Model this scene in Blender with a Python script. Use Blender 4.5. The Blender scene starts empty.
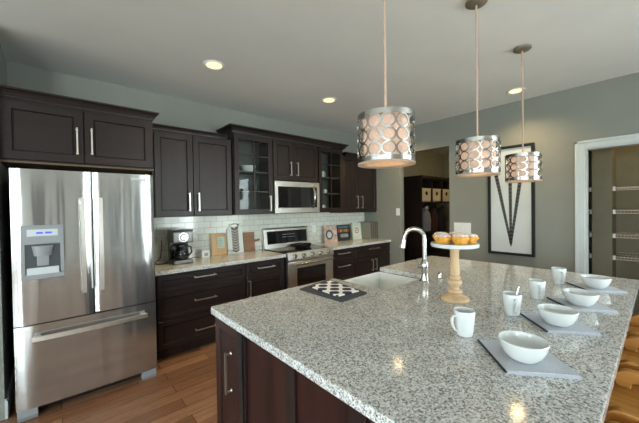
import bpy, bmesh, math, random
from mathutils import Vector, Matrix
random.seed(7)
C = bpy.context.scene.collection
S = bpy.context.scene
PI = math.pi
# ------------------------------------------------------------------ camera
FW = Vector((0.65924102, 0.7518051, -0.01379736))
RT = Vector((0.75165968, -0.6593851, -0.01479942))
UP = Vector((0.0202240526, 0.000614532250, 0.999795284))
cd = bpy.data.cameras.new('camera'); cam = bpy.data.objects.new('camera', cd); C.objects.link(cam)
cam.matrix_world = Matrix(((RT.x, UP.x, -FW.x, 0.0), (RT.y, UP.y, -FW.y, -3.92274522),
                           (RT.z, UP.z, -FW.z, 1.52631024), (0, 0, 0, 1)))
cd.sensor_width = 36; cd.lens = 36 * 299.8568 / 639; cd.clip_start = 0.03
S.camera = cam
# ------------------------------------------------------------------ world, lights, exposure
w = bpy.data.worlds.new('sky'); S.world = w; w.use_nodes = True
wn = w.node_tree.nodes; wl = w.node_tree.links
bg = wn['Background']
tc = wn.new('ShaderNodeTexCoord'); sp = wn.new('ShaderNodeSeparateXYZ'); rp = wn.new('ShaderNodeValToRGB')
wl.new(tc.outputs['Generated'], sp.inputs[0]); wl.new(sp.outputs['Z'], rp.inputs[0]); wl.new(rp.outputs[0], bg.inputs[0])
e = rp.color_ramp.elements
e[0].position = 0.0; e[0].color = (0.16, 0.22, 0.12, 1)
e[1].position = 0.06; e[1].color = (0.75, 0.85, 1.0, 1)
bg.inputs[1].default_value = 3.0
S.view_settings.view_transform = 'Standard'; S.view_settings.look = 'None'
S.view_settings.gamma = 1; S.view_settings.use_curve_mapping = False
S.view_settings.exposure = 0.52
def area(name, loc, rot, sx, sy, watts, col):
    l = bpy.data.lights.new(name, 'AREA'); l.shape = 'RECTANGLE'; l.size = sx; l.size_y = sy; l.energy = watts; l.color = col
    o = bpy.data.objects.new(name, l); C.objects.link(o); o.location = loc; o.rotation_euler = rot
    return o
DAY = (0.90, 0.96, 1.0)
# area lamps for daylight, outside invented windows behind and left of the camera
REARX = [(-5.0, -3.2), (3.1, 4.4)]
for k, (a, b) in enumerate(REARX):
    area('window_daylight', ((a + b) / 2, -8.74, 1.45), (PI / 2, 0, 0), b - a, 2.3, 165 * (b - a), DAY)
SIDEY = [(-8.0, -5.6), (-5.3, -2.9), (-2.6, -0.5)]
for k, (a, b) in enumerate(SIDEY):
    area('window_daylight', (-5.72, (a + b) / 2, 1.45), (PI / 2, 0, -PI / 2), b - a, 2.3, 46 * (b - a), DAY)
RIGHTY = (-7.9, -5.4)
area('window_daylight', (4.86, -6.65, 1.45), (PI / 2, 0, PI / 2), 2.5, 2.3, 130, DAY)

# ------------------------------------------------------------------ materials
def new_mat(name):
    m = bpy.data.materials.new(name); m.use_nodes = True
    return m, m.node_tree.nodes, m.node_tree.links, m.node_tree.nodes['Principled BSDF']
def setc(b, col=None, rough=None, metal=None, spec=None, coat=None, trans=None):
    if col is not None: b.inputs['Base Color'].default_value = (*col, 1)
    if rough is not None: b.inputs['Roughness'].default_value = rough
    if metal is not None: b.inputs['Metallic'].default_value = metal
    if spec is not None: b.inputs['Specular IOR Level'].default_value = spec
    if coat is not None: b.inputs['Coat Weight'].default_value = coat
    if trans is not None: b.inputs['Transmission Weight'].default_value = trans
def ramp(n, stops, const=False):
    r = n.new('ShaderNodeValToRGB'); cr = r.color_ramp
    if const: cr.interpolation = 'CONSTANT'
    while len(cr.elements) < len(stops): cr.elements.new(0.5)
    for el, (p, c) in zip(cr.elements, stops):
        el.position = p; el.color = (*c, 1) if len(c) == 3 else c
    return r
def coords(n, l, scale=(1, 1, 1), rot=(0, 0, 0), kind='Object'):
    t = n.new('ShaderNodeTexCoord'); mp = n.new('ShaderNodeMapping')
    mp.inputs['Scale'].default_value = scale; mp.inputs['Rotation'].default_value = rot
    l.new(t.outputs[kind], mp.inputs[0]); return mp.outputs[0]
def noise(n, l, vec, scale, detail=3, rough=0.5, dist=0):
    t = n.new('ShaderNodeTexNoise'); t.inputs['Scale'].default_value = scale; t.inputs['Detail'].default_value = detail
    t.inputs['Roughness'].default_value = rough; t.inputs['Distortion'].default_value = dist
    if vec is not None: l.new(vec, t.inputs['Vector'])
    return t
def bump(n, l, b, h, strength, dist=0.01):
    bp = n.new('ShaderNodeBump'); bp.inputs['Strength'].default_value = strength; bp.inputs['Distance'].default_value = dist
    l.new(h, bp.inputs['Height']); l.new(bp.outputs[0], b.inputs['Normal'])
def mixc(n, l, f, a, b, mode='MIX'):
    m = n.new('ShaderNodeMix'); m.data_type = 'RGBA'; m.blend_type = mode
    for s, v in ((0, f), (6, a), (7, b)):
        if isinstance(v, (int, float)): m.inputs[s].default_value = v
        elif isinstance(v, tuple): m.inputs[s].default_value = (*v, 1)
        else: l.new(v, m.inputs[s])
    return m.outputs[2]
def plain(name, col, rough=0.5, metal=0.0, var=0.06, scale=8, **k):
    m, n, l, b = new_mat(name); setc(b, col, rough, metal, **k)
    t = noise(n, l, coords(n, l), scale, 2)
    d = tuple(max(0, c * (1 - var)) for c in col); u = tuple(min(1, c * (1 + var)) for c in col)
    r = ramp(n, [(0.3, d), (0.7, u)]); l.new(t.outputs[0], r.inputs[0]); l.new(r.outputs[0], b.inputs['Base Color'])
    return m
def wood(name, dark, light, rough, axis='z', scale=14, coat=0.0, stretch=0.08, spec=0.5):
    m, n, l, b = new_mat(name); setc(b, light, rough, 0, spec=spec, coat=coat)
    sc = {'x': (stretch, 1, 1), 'y': (1, stretch, 1), 'z': (1, 1, stretch)}[axis]
    v = coords(n, l, sc)
    t = noise(n, l, v, scale, 5, 0.6, 0.6)
    r = ramp(n, [(0.3, dark), (0.7, light)]); l.new(t.outputs[0], r.inputs[0])
    l.new(r.outputs[0], b.inputs['Base Color']); bump(n, l, b, t.outputs[0], 0.06, 0.003)
    return m
def steel(name, col, rough, warp=0.25, sc=(5, 5, 0.7)):
    m, n, l, b = new_mat(name); setc(b, col, rough, 1.0)
    t = noise(n, l, coords(n, l, sc), 1.0, 1)
    f = noise(n, l, coords(n, l, (60, 60, 1.5)), 1.0, 2)
    r = ramp(n, [(0.3, (rough * 0.92,) * 3), (0.7, (rough * 1.1,) * 3)]); l.new(f.outputs[0], r.inputs[0]); l.new(r.outputs[0], b.inputs['Roughness'])
    if warp: bump(n, l, b, t.outputs[0], warp, 0.03)
    return m
def glass(name, tint=(1, 1, 1), refl=1.0):
    m = bpy.data.materials.new(name); m.use_nodes = True; n = m.node_tree.nodes; l = m.node_tree.links
    n.remove(n['Principled BSDF']); out = n['Material Output']
    tr = n.new('ShaderNodeBsdfTransparent'); tr.inputs[0].default_value = (*tint, 1)
    gl = n.new('ShaderNodeBsdfGlossy'); gl.inputs['Roughness'].default_value = 0.02
    fr = n.new('ShaderNodeFresnel'); fr.inputs[0].default_value = 1.5
    ml = n.new('ShaderNodeMath'); ml.operation = 'MULTIPLY'; ml.inputs[1].default_value = refl; ml.use_clamp = True
    mx = n.new('ShaderNodeMixShader')
    ge = n.new('ShaderNodeNewGeometry'); iv = n.new('ShaderNodeMath'); iv.operation = 'SUBTRACT'; iv.inputs[0].default_value = 1.0
    m2 = n.new('ShaderNodeMath'); m2.operation = 'MULTIPLY'
    l.new(ge.outputs['Backfacing'], iv.inputs[1]); l.new(ml.outputs[0], m2.inputs[0]); l.new(iv.outputs[0], m2.inputs[1])
    l.new(fr.outputs[0], ml.inputs[0]); l.new(m2.outputs[0], mx.inputs[0]); l.new(tr.outputs[0], mx.inputs[1]); l.new(gl.outputs[0], mx.inputs[2])
    l.new(mx.outputs[0], out.inputs[0]); return m
def emit(name, col, strength):
    m, n, l, b = new_mat(name); setc(b, col, 0.5)
    b.inputs['Emission Color'].default_value = (*col, 1); b.inputs['Emission Strength'].default_value = strength
    return m
def make_granite():
    m, n, l, b = new_mat('granite'); setc(b, rough=0.10, spec=0.5)
    v = coords(n, l)
    nz = noise(n, l, v, 60, 2)
    ad = n.new('ShaderNodeVectorMath'); ad.operation = 'MULTIPLY_ADD'; ad.inputs[1].default_value = (0.014,) * 3
    l.new(nz.outputs['Color'], ad.inputs[0]); l.new(v, ad.inputs[2])
    vo = n.new('ShaderNodeTexVoronoi'); vo.inputs['Scale'].default_value = 185; l.new(ad.outputs[0], vo.inputs['Vector'])
    s1 = n.new('ShaderNodeSeparateColor'); l.new(vo.outputs['Color'], s1.inputs[0])
    r1 = ramp(n, [(0, (0.05, 0.055, 0.06)), (0.13, (0.15, 0.155, 0.155)), (0.29, (0.36, 0.365, 0.355)), (0.45, (0.68, 0.695, 0.69)), (0.70, (0.80, 0.825, 0.82)), (0.95, (0.50, 0.44, 0.39))], True)
    l.new(s1.outputs[0], r1.inputs[0])
    v2 = n.new('ShaderNodeTexVoronoi'); v2.inputs['Scale'].default_value = 310; l.new(ad.outputs[0], v2.inputs['Vector'])
    s2 = n.new('ShaderNodeSeparateColor'); l.new(v2.outputs['Color'], s2.inputs[0])
    r2 = ramp(n, [(0, (0.07, 0.072, 0.08)), (0.14, (0.42, 0.43, 0.42)), (0.38, (0.70, 0.715, 0.71)), (0.8, (0.84, 0.86, 0.86))], True)
    l.new(s2.outputs[0], r2.inputs[0])
    big = noise(n, l, v, 7, 3)
    c = mixc(n, l, 0.35, r1.outputs[0], r2.outputs[0])
    rb = ramp(n, [(0.3, (0.86, 0.86, 0.85)), (0.7, (1, 1, 1))]); l.new(big.outputs[0], rb.inputs[0])
    c = mixc(n, l, 1.0, c, rb.outputs[0], 'MULTIPLY')
    l.new(c, b.inputs['Base Color']); return m
def make_floor():
    m, n, l, b = new_mat('hardwood'); setc(b, rough=0.24, spec=0.5)
    v = coords(n, l)
    br = n.new('ShaderNodeTexBrick'); br.offset = 0.37; br.inputs['Scale'].default_value = 1
    br.inputs['Brick Width'].default_value = 1.15; br.inputs['Row Height'].default_value = 0.125
    br.inputs['Mortar Size'].default_value = 0.0016; br.inputs['Bias'].default_value = 0
    br.inputs['Color1'].default_value = (0.35, 0.195, 0.112, 1); br.inputs['Color2'].default_value = (0.19, 0.092, 0.050, 1); br.inputs['Mortar'].default_value = (0.05, 0.02, 0.01, 1)
    l.new(v, br.inputs['Vector'])
    g = noise(n, l, coords(n, l, (1.2, 16, 1)), 3.0, 5, 0.65, 1.0)
    rg = ramp(n, [(0.25, (0.62, 0.58, 0.55)), (0.7, (1.12, 1.1, 1.08))]); l.new(g.outputs[0], rg.inputs[0])
    c = mixc(n, l, 1.0, br.outputs[0], rg.outputs[0], 'MULTIPLY'); l.new(c, b.inputs['Base Color'])
    bump(n, l, b, g.outputs[0], 0.08, 0.004); return m
def make_tile():
    m, n, l, b = new_mat('subway_tile'); setc(b, rough=0.12, spec=0.5)
    v = coords(n, l, rot=(-PI / 2, 0, 0))
    br = n.new('ShaderNodeTexBrick'); br.offset = 0.5; br.inputs['Scale'].default_value = 1
    br.inputs['Brick Width'].default_value = 0.16; br.inputs['Row Height'].default_value = 0.08
    br.inputs['Mortar Size'].default_value = 0.0025; br.inputs['Mortar Smooth'].default_value = 0.2
    br.inputs['Color1'].default_value = (0.66, 0.675, 0.60, 1); br.inputs['Color2'].default_value = (0.60, 0.615, 0.545, 1); br.inputs['Mortar'].default_value = (0.33, 0.34, 0.31, 1)
    l.new(v, br.inputs['Vector']); l.new(br.outputs[0], b.inputs['Base Color'])
    iv = n.new('ShaderNodeMath'); iv.operation = 'SUBTRACT'; iv.inputs[0].default_value = 1; l.new(br.outputs['Fac'], iv.inputs[1])
    bump(n, l, b, iv.outputs[0], 0.5, 0.003); return m
def make_trellis():
    m, n, l, b = new_mat('trellis_cloth'); setc(b, rough=0.9)
    v = coords(n, l); s = n.new('ShaderNodeSeparateXYZ'); l.new(v, s.inputs[0])
    def f(op, a, c=None):
        q = n.new('ShaderNodeMath'); q.operation = op
        for i, z in ((0, a), (1, c)):
            if z is None: continue
            if isinstance(z, (int, float)): q.inputs[i].default_value = z
            else: l.new(z, q.inputs[i])
        return q.outputs[0]
    k = 2 * PI / 0.125
    a = f('SINE', f('MULTIPLY', s.outputs[0], k)); c = f('SINE', f('MULTIPLY', s.outputs[1], k))
    t = f('LESS_THAN', f('ABSOLUTE', f('ADD', a, c)), 0.72)
    l.new(mixc(n, l, t, (0.015, 0.02, 0.045), (0.75, 0.77, 0.78)), b.inputs['Base Color']); return m
def fabric(name, col, scale=500, transl=0.0):
    m, n, l, b = new_mat(name); setc(b, col, 0.9, spec=0.2)
    w1 = noise(n, l, coords(n, l), scale, 2)
    d = tuple(c * 0.8 for c in col); r = ramp(n, [(0.35, d), (0.65, col)]); l.new(w1.outputs[0], r.inputs[0]); l.new(r.outputs[0], b.inputs['Base Color'])
    bump(n, l, b, w1.outputs[0], 0.15, 0.001)
    if transl:
        tl = n.new('ShaderNodeBsdfTranslucent'); mx = n.new('ShaderNodeMixShader'); mx.inputs[0].default_value = transl
        l.new(r.outputs[0], tl.inputs[0]); l.new(b.outputs[0], mx.inputs[1]); l.new(tl.outputs[0], mx.inputs[2]); l.new(mx.outputs[0], n['Material Output'].inputs[0])
    return m
M = {}
M['wall'] = plain('sage_grey_paint', (0.213, 0.222, 0.196), 0.7, var=0.03, scale=3)
M['ceil'] = plain('ceiling_paint', (0.68, 0.70, 0.685), 0.8, var=0.03, scale=2)
M['cream'] = plain('pale_cream_paint', (0.55, 0.55, 0.50), 0.7, var=0.03, scale=3)  # unseen rear wall made pale so the refrigerator reflects lighter
M['trim'] = plain('white_trim_paint', (0.46, 0.50, 0.50), 0.4, var=0.03)
M['floor'] = make_floor(); M['granite'] = make_granite(); M['tile'] = make_tile(); M['trellis'] = make_trellis()
M['cab'] = wood('espresso_wood', (0.011, 0.007, 0.0065), (0.024, 0.0145, 0.0135), 0.38, 'z', 10, spec=0.32)
M['cabx'] = wood('espresso_wood_crosswise', (0.011, 0.007, 0.0065), (0.024, 0.0145, 0.0135), 0.38, 'x', 10, spec=0.32)
M['isl'] = wood('cherry_espresso_wood', (0.014, 0.0045, 0.004), (0.040, 0.012, 0.010), 0.4, 'z', 9, spec=0.35)
M['inside'] = wood('cabinet_interior', (0.05, 0.055, 0.05), (0.085, 0.09, 0.08), 0.6, 'x', 6)
M['under'] = wood('raw_underside_wood', (0.09, 0.05, 0.025), (0.16, 0.095, 0.05), 0.6, 'x', 8)
M['steel'] = steel('stainless_steel', (0.56, 0.57, 0.575), 0.16, 0.45, (7, 7, 0.6)); M['steel'].node_tree.nodes['Principled BSDF'].inputs['Metallic'].default_value = 0.92
M['steel2'] = steel('appliance_steel', (0.64, 0.62, 0.57), 0.33, 0)
M['nickel'] = steel('brushed_nickel', (0.78, 0.75, 0.70), 0.36, 0)
M['darksteel'] = steel('dark_appliance_steel', (0.16, 0.155, 0.15), 0.35, 0)
M['chrome'] = steel('polished_chrome', (0.52, 0.51, 0.49), 0.18, 0)
M['black'] = plain('black_enamel', (0.012, 0.012, 0.013), 0.25)
M['frame'] = plain('black_frame_lacquer', (0.010, 0.010, 0.011), 0.55, spec=0.25)
M['blackg'] = plain('black_glass', (0.008, 0.008, 0.010), 0.06)
M['darkgrey'] = plain('dark_grey_plastic', (0.05, 0.055, 0.06), 0.4)
M['grey'] = plain('silver_grey_plastic', (0.25, 0.265, 0.28), 0.4)
M['lgrey'] = plain('light_grey_plastic', (0.5, 0.53, 0.55), 0.35)
M['blue'] = emit('blue_display', (0.03, 0.08, 0.6), 0.5)
M['white'] = plain('white_plastic', (0.72, 0.73, 0.72), 0.35, var=0.02)
M['china'] = plain('white_glazed_china', (0.66, 0.69, 0.69), 0.12, var=0.015)
M['sink'] = plain('white_fireclay', (0.74, 0.77, 0.78), 0.15, var=0.015)
M['napkin'] = fabric('blue_grey_linen', (0.50, 0.53, 0.585), 260)
M['hem'] = fabric('navy_hem', (0.03, 0.035, 0.05), 400)
M['towel'] = fabric('charcoal_towel', (0.065, 0.07, 0.078), 300)
M['birch'] = wood('pale_turned_wood', (0.46, 0.31, 0.17), (0.66, 0.47, 0.29), 0.5, 'z', 14)
M['oak'] = wood('honey_oak', (0.33, 0.135, 0.022), (0.66, 0.31, 0.065), 0.42, 'y', 16, stretch=0.06)
M['oakd'] = wood('dark_honey_oak', (0.17, 0.07, 0.018), (0.36, 0.17, 0.05), 0.4, 'z', 16)
M['board'] = wood('chestnut_board', (0.17, 0.075, 0.03), (0.33, 0.17, 0.075), 0.5, 'x', 12, stretch=0.2)
M['pine'] = wood('pale_pine', (0.45, 0.27, 0.12), (0.62, 0.42, 0.22), 0.55, 'z', 12)
M['cord'] = fabric('blush_cord', (0.52, 0.38, 0.30), 600)
M['shade'] = fabric('blush_shade_fabric', (0.80, 0.68, 0.60), 140, 0.45)
M['bulb'] = emit('warm_bulb', (1.0, 0.80, 0.58), 6.0)
M['lens'] = emit('recessed_lens', (1.0, 0.80, 0.42), 0.95)
M['diff'] = fabric('cream_diffuser', (0.85, 0.72, 0.58), 300, 0.6)
M['muffin'] = plain('golden_muffin', (0.70, 0.34, 0.05), 0.7, var=0.25, scale=40)
M['sugar'] = plain('pale_icing', (0.72, 0.62, 0.55), 0.7, var=0.25, scale=60)
M['wrap'] = plain('brown_muffin_cup', (0.28, 0.14, 0.05), 0.7)
M['paper'] = plain('art_paper', (0.60, 0.645, 0.64), 0.6, var=0.02)
M['print'] = plain('black_print', (0.012, 0.012, 0.013), 0.6)
M['print2'] = plain('grey_print', (0.10, 0.098, 0.09), 0.6)
M['glass'] = glass('clear_glass', (0.93, 0.96, 0.95), 1.0)
M['artglass'] = glass('picture_glass', (0.98, 0.98, 0.98), 0.3)
M['basket'] = plain('cream_canvas', (0.56, 0.50, 0.39), 0.9, var=0.12, scale=60)
M['coat'] = fabric('grey_jacket_cloth', (0.20, 0.20, 0.235), 60)
M['coat2'] = fabric('dark_red_jacket_cloth', (0.05, 0.022, 0.022), 60)
M['coat3'] = fabric('black_jacket_cloth', (0.022, 0.022, 0.025), 60)
M['pantry'] = plain('taupe_pantry_paint', (0.20, 0.185, 0.13), 0.8, var=0.05)
M['mud'] = plain('olive_grey_paint', (0.235, 0.23, 0.185), 0.8, var=0.05)
M['wire'] = plain('white_wire', (0.62, 0.55, 0.47), 0.4)
M['bread'] = steel('taupe_metal', (0.34, 0.32, 0.27), 0.5, 0)

# ------------------------------------------------------------------ mesh helpers
class MB:
    def __init__(s): s.bm = bmesh.new(); s.ms = []; s.mi = 0
    def mat(s, m):
        if m not in s.ms: s.ms.append(m)
        s.mi = s.ms.index(m); return s
    def _merge(s, t, flat=None):
        for f in t.faces:
            f.material_index = s.mi
            f.normal_update()
            f.smooth = not (flat and any(f.normal.dot(q) > 0.9998 for q in flat))
        me = bpy.data.meshes.new('t'); t.to_mesh(me); s.bm.from_mesh(me); bpy.data.meshes.remove(me); t.free()
    def box(s, x0, x1, y0, y1, z0, z1, b=0.0, seg=2):
        t = bmesh.new(); bmesh.ops.create_cube(t, size=1)
        x0, x1 = min(x0, x1), max(x0, x1); y0, y1 = min(y0, y1), max(y0, y1); z0, z1 = min(z0, z1), max(z0, z1)
        for v in t.verts:
            v.co = Vector(((x0 + x1) / 2 + v.co.x * (x1 - x0), (y0 + y1) / 2 + v.co.y * (y1 - y0), (z0 + z1) / 2 + v.co.z * (z1 - z0)))
        for f in t.faces: f.normal_update()
        fl = [f.normal.copy() for f in t.faces]
        if b > 0:
            b = min(b, 0.45 * min(x1 - x0, y1 - y0, z1 - z0))
            bmesh.ops.bevel(t, geom=t.edges[:], offset=b, segments=seg, affect='EDGES', profile=0.6)
        s._merge(t, fl); return s
    def cyl(s, p0, p1, r0, r1=None, n=20):
        r1 = r0 if r1 is None else r1
        p0 = Vector(p0); p1 = Vector(p1); d = p1 - p0
        t = bmesh.new(); bmesh.ops.create_cone(t, cap_ends=True, segments=n, radius1=r0, radius2=r1, depth=d.length)
        q = Vector((0, 0, 1)).rotation_difference(d.normalized())
        bmesh.ops.transform(t, matrix=Matrix.Translation((p0 + p1) / 2) @ q.to_matrix().to_4x4(), verts=t.verts)
        s._merge(t); return s
    def tube(s, pts, r, n=10, closed=False, up=None, flat=None):
        pts = [Vector(p) for p in pts]; N = len(pts); t = bmesh.new(); rings = []
        rr = r if isinstance(r, (list, tuple)) else [r] * N
        prev = None
        for i, p in enumerate(pts):
            a = pts[(i - 1) % N] if (i > 0 or closed) else p; b = pts[(i + 1) % N] if (i < N - 1 or closed) else p
            d = (b - a).normalized()
            if prev is None:
                ref = Vector(up) if up else (Vector((0, 0, 1)) if abs(d.z) < 0.9 else Vector((1, 0, 0)))
                nx = (ref - d * ref.dot(d)).normalized()
            else:
                nx = (prev - d * prev.dot(d)).normalized()
            prev = nx; ny = d.cross(nx)
            f = flat or (1, 1)
            off = PI / 4 if n == 4 else 0
            rings.append([t.verts.new(p + nx * (math.cos(2 * PI * k / n + off) * rr[i] * f[0]) + ny * (math.sin(2 * PI * k / n + off) * rr[i] * f[1])) for k in range(n)])
        for i in range(N if closed else N - 1):
            A = rings[i]; B = rings[(i + 1) % N]
            for k in range(n): t.faces.new((A[k], A[(k + 1) % n], B[(k + 1) % n], B[k]))
        if not closed:
            t.faces.new(list(reversed(rings[0]))); t.faces.new(rings[-1])
        s._merge(t); return s
    def lathe(s, prof, c=(0, 0, 0), n=32, wob=None):
        c = Vector(c); t = bmesh.new(); rings = []
        for r, z in prof:
            if r < 1e-5: rings.append([t.verts.new(c + Vector((0, 0, z)))])
            else: rings.append([t.verts.new(c + Vector((r * math.cos(2 * PI * k / n) * (wob(k / n, z) if wob else 1), r * math.sin(2 * PI * k / n) * (wob(k / n, z) if wob else 1), z))) for k in range(n)])
        for A, B in zip(rings, rings[1:]):
            for k in range(n):
                k2 = (k + 1) % n
                if len(A) == 1 and len(B) == 1: continue
                if len(A) == 1: t.faces.new((A[0], B[k2], B[k]))
                elif len(B) == 1: t.faces.new((A[k], A[k2], B[0]))
                else: t.faces.new((A[k], A[k2], B[k2], B[k]))
        bmesh.ops.recalc_face_normals(t, faces=t.faces); s._merge(t); return s
    def prism(s, poly, f0, f1, b=0.0):
        """poly: 2-D points; f0/f1 map (u,v) to the two end faces"""
        t = bmesh.new(); A = [t.verts.new(f0(u, v)) for u, v in poly]; B = [t.verts.new(f1(u, v)) for u, v in poly]
        t.faces.new(A); t.faces.new(list(reversed(B))); n = len(poly)
        for k in range(n): t.faces.new((A[k], B[k], B[(k + 1) % n], A[(k + 1) % n]))
        bmesh.ops.recalc_face_normals(t, faces=t.faces)
        for f in t.faces: f.normal_update()
        fl = [f.normal.copy() for f in t.faces] if b else None
        if b: bmesh.ops.bevel(t, geom=t.edges[:], offset=b, segments=2, affect='EDGES', profile=0.6)
        s._merge(t, fl); return s
    def prism_y(s, poly, y0, y1, b=0): return s.prism(poly, lambda u, v: Vector((u, y0, v)), lambda u, v: Vector((u, y1, v)), b)
    def prism_x(s, poly, x0, x1, b=0): return s.prism(poly, lambda u, v: Vector((x0, u, v)), lambda u, v: Vector((x1, u, v)), b)
    def prism_z(s, poly, z0, z1, b=0): return s.prism(poly, lambda u, v: Vector((u, v, z0)), lambda u, v: Vector((u, v, z1)), b)
    def faces(s, verts, faces):
        t = bmesh.new(); V = [t.verts.new(v) for v in verts]
        for f in faces: t.faces.new([V[i] for i in f])
        bmesh.ops.recalc_face_normals(t, faces=t.faces); s._merge(t); return s
    def xf(s, m): bmesh.ops.transform(s.bm, matrix=m, verts=s.bm.verts); return s
    def build(s, name, mat=None, parent=None, local=False, base=None, smooth=35):
        me = bpy.data.meshes.new(name); off = Vector((0, 0, 0))
        if not local:
            if parent is not None:
                p = parent
                while p is not None: off += Vector(p.location); p = p.parent
            elif base is not None: off = Vector(base)
            elif len(s.bm.verts):
                xs = [v.co for v in s.bm.verts]
                off = Vector(((min(v.x for v in xs) + max(v.x for v in xs)) / 2, (min(v.y for v in xs) + max(v.y for v in xs)) / 2, min(v.z for v in xs)))
            if off.length: bmesh.ops.translate(s.bm, vec=-off, verts=s.bm.verts)
        lim = math.radians(smooth)
        for e_ in s.bm.edges:
            if len(e_.link_faces) == 2: e_.smooth = e_.calc_face_angle(0) < lim
        s.bm.to_mesh(me); s.bm.free()
        if mat is not None: me.materials.append(M[mat])
        else:
            for k in s.ms: me.materials.append(M[k])
        o = bpy.data.objects.new(name, me); C.objects.link(o)
        if parent is not None: o.parent = parent
        else: o.location = off
        return o
def tag(o, label, cat, group=None, kind=None):
    o['label'] = label; o['category'] = cat; o['kind'] = kind or 'thing'
    if group: o['group'] = group
    return o
def thing(name, label, cat, loc=(0, 0, 0), group=None, rz=0):
    o = bpy.data.objects.new(name, None); C.objects.link(o); o.empty_display_size = 0.05
    o.location = loc; o.rotation_euler = (0, 0, rz)
    return tag(o, label, cat, group)
def struct(name, mb, mat, smooth=35, base=(0, 0, 0)):
    o = mb.build(name, mat, base=base, smooth=smooth); o['kind'] = 'structure'; return o
def dup(root, loc, rz=0, label=None, group=None):
    r = root.copy(); C.objects.link(r); r.location = loc; r.rotation_euler = (0, 0, rz)
    if label: r['label'] = label
    if group: r['group'] = group
    for ch in list(root.children):
        c = ch.copy(); C.objects.link(c); c.parent = r
        for g in list(ch.children):
            d = g.copy(); C.objects.link(d); d.parent = c
    return r
def text_mesh(name, s, size, mat, parent, fn, depth=0.001):
    cu = bpy.data.curves.new(name, 'FONT'); cu.body = s; cu.size = size; cu.extrude = depth; cu.align_x = 'CENTER'; cu.resolution_u = 2
    t = bpy.data.objects.new(name, cu); C.objects.link(t)
    dg = bpy.context.evaluated_depsgraph_get(); me = bpy.data.meshes.new_from_object(t.evaluated_get(dg))
    C.objects.unlink(t); bpy.data.objects.remove(t)
    b = MB(); b.bm.from_mesh(me)
    for v in b.bm.verts: v.co = fn(v.co)
    return b.build(name, mat, parent)

def shaker(mb, P, u0, u1, v0, v1, rail=0.06, th=0.02, dep=0.009, bev=0.012):
    """door face: P(u,v,w) -> world, w = out of the carcass"""
    o = 0.0025
    L = [(u0, u1, v0, v1, 0), (u0, u1, v0, v1, th - o), (u0 + o, u1 - o, v0 + o, v1 - o, th), (u0 + rail, u1 - rail, v0 + rail, v1 - rail, th),
         (u0 + rail + 0.003, u1 - rail - 0.003, v0 + rail + 0.003, v1 - rail - 0.003, th - 0.004),
         (u0 + rail + 0.004, u1 - rail - 0.004, v0 + rail + 0.004, v1 - rail - 0.004, th - dep - 0.006),
         (u0 + rail + 0.009, u1 - rail - 0.009, v0 + rail + 0.009, v1 - rail - 0.009, th - dep - 0.006),
         (u0 + rail + bev, u1 - rail - bev, v0 + rail + bev, v1 - rail - bev, th - dep)]
    vs = []; fs = []
    for a, b_, c, d, w_ in L: vs += [P(a, c, w_), P(b_, c, w_), P(b_, d, w_), P(a, d, w_)]
    for i in range(len(L) - 1):
        for k in range(4): fs.append((4 * i + k, 4 * i + (k + 1) % 4, 4 * i + 4 + (k + 1) % 4, 4 * i + 4 + k))
    n = 4 * (len(L) - 1); fs.append((n, n + 1, n + 2, n + 3)); fs.append((3, 2, 1, 0))
    mb.faces(vs, fs)

# ------------------------------------------------------------------ structure
XR, H = 4.6177, 2.894
XL, YB = -5.6, -8.6
struct('floor', MB().box(XL - 0.2, 8.2, YB - 0.2, 0.15, -0.08, 0), 'floor')
struct('ceiling', MB().box(XL - 0.2, 8.2, YB - 0.2, 0.15, H, H + 0.08), 'ceil')
struct('wall_back', MB().box(XL - 0.2, XR + 0.12, 0, 0.14, 0, H), 'wall')
struct('wall_left', MB().box(-0.45, -0.315, -0.74, 0, 0, H), 'wall')
OY0, OY1, OZ = -0.845, -1.74, 2.456
PY0, PY1, PZ = -3.337, -4.22, 2.165
struct('wall_right', MB().box(XR, XR + 0.12, OY0, 0, 0, H).box(XR, XR + 0.12, OY1, OY0, OZ, H).box(XR, XR + 0.12, PY0, OY1, 0, H)
       .box(XR, XR + 0.12, PY1, PY0, PZ, H).box(XR, XR + 0.12, RIGHTY[1], PY1, 0, H).box(XR, XR + 0.12, YB, RIGHTY[0], 0, H).box(XR, XR + 0.12, RIGHTY[0], RIGHTY[1], 0, 0.35).box(XR, XR + 0.12, RIGHTY[0], RIGHTY[1], 2.55, H), 'wall')
def wall_with_windows_x(name, y0, y1, spans, z0, z1):
    b = MB(); x = XL
    for a, c in spans:
        b.box(x, a, y0, y1, 0, H); b.box(a, c, y0, y1, 0, z0); b.box(a, c, y0, y1, z1, H); x = c
    b.box(x, XR + 0.12, y0, y1, 0, H); struct(name, b, 'cream')
wall_with_windows_x('wall_rear', YB - 0.12, YB, REARX, 0.3, 2.6)
b = MB(); y = YB
for a, c in SIDEY:
    b.box(XL - 0.12, XL, y, a, 0, H); b.box(XL - 0.12, XL, a, c, 0, 0.35); b.box(XL - 0.12, XL, a, c, 2.55, H); y = c
b.box(XL - 0.12, XL, y, 0.14, 0, H); struct('wall_far_left', b, 'wall')
for j, (a, c) in enumerate(((-0.85, -0.15), (1.35, 2.05))):      # unseen doors, added to give dark bands in the refrigerator's reflection
    f = MB().box(a, c, YB, YB + 0.03, 0, 2.3)
    shaker(f, lambda u, v, w_: Vector((u, YB + 0.031 + w_, v)), a + 0.01, c - 0.01, 1.1, 2.28, 0.1); shaker(f, lambda u, v, w_: Vector((u, YB + 0.031 + w_, v)), a + 0.01, c - 0.01, 0.02, 1.08, 0.1)
    o = struct('door_%d' % (j + 1), f, 'cab')
k = 0  # rear and left windows are unseen, invented as openings for the daylight
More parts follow.
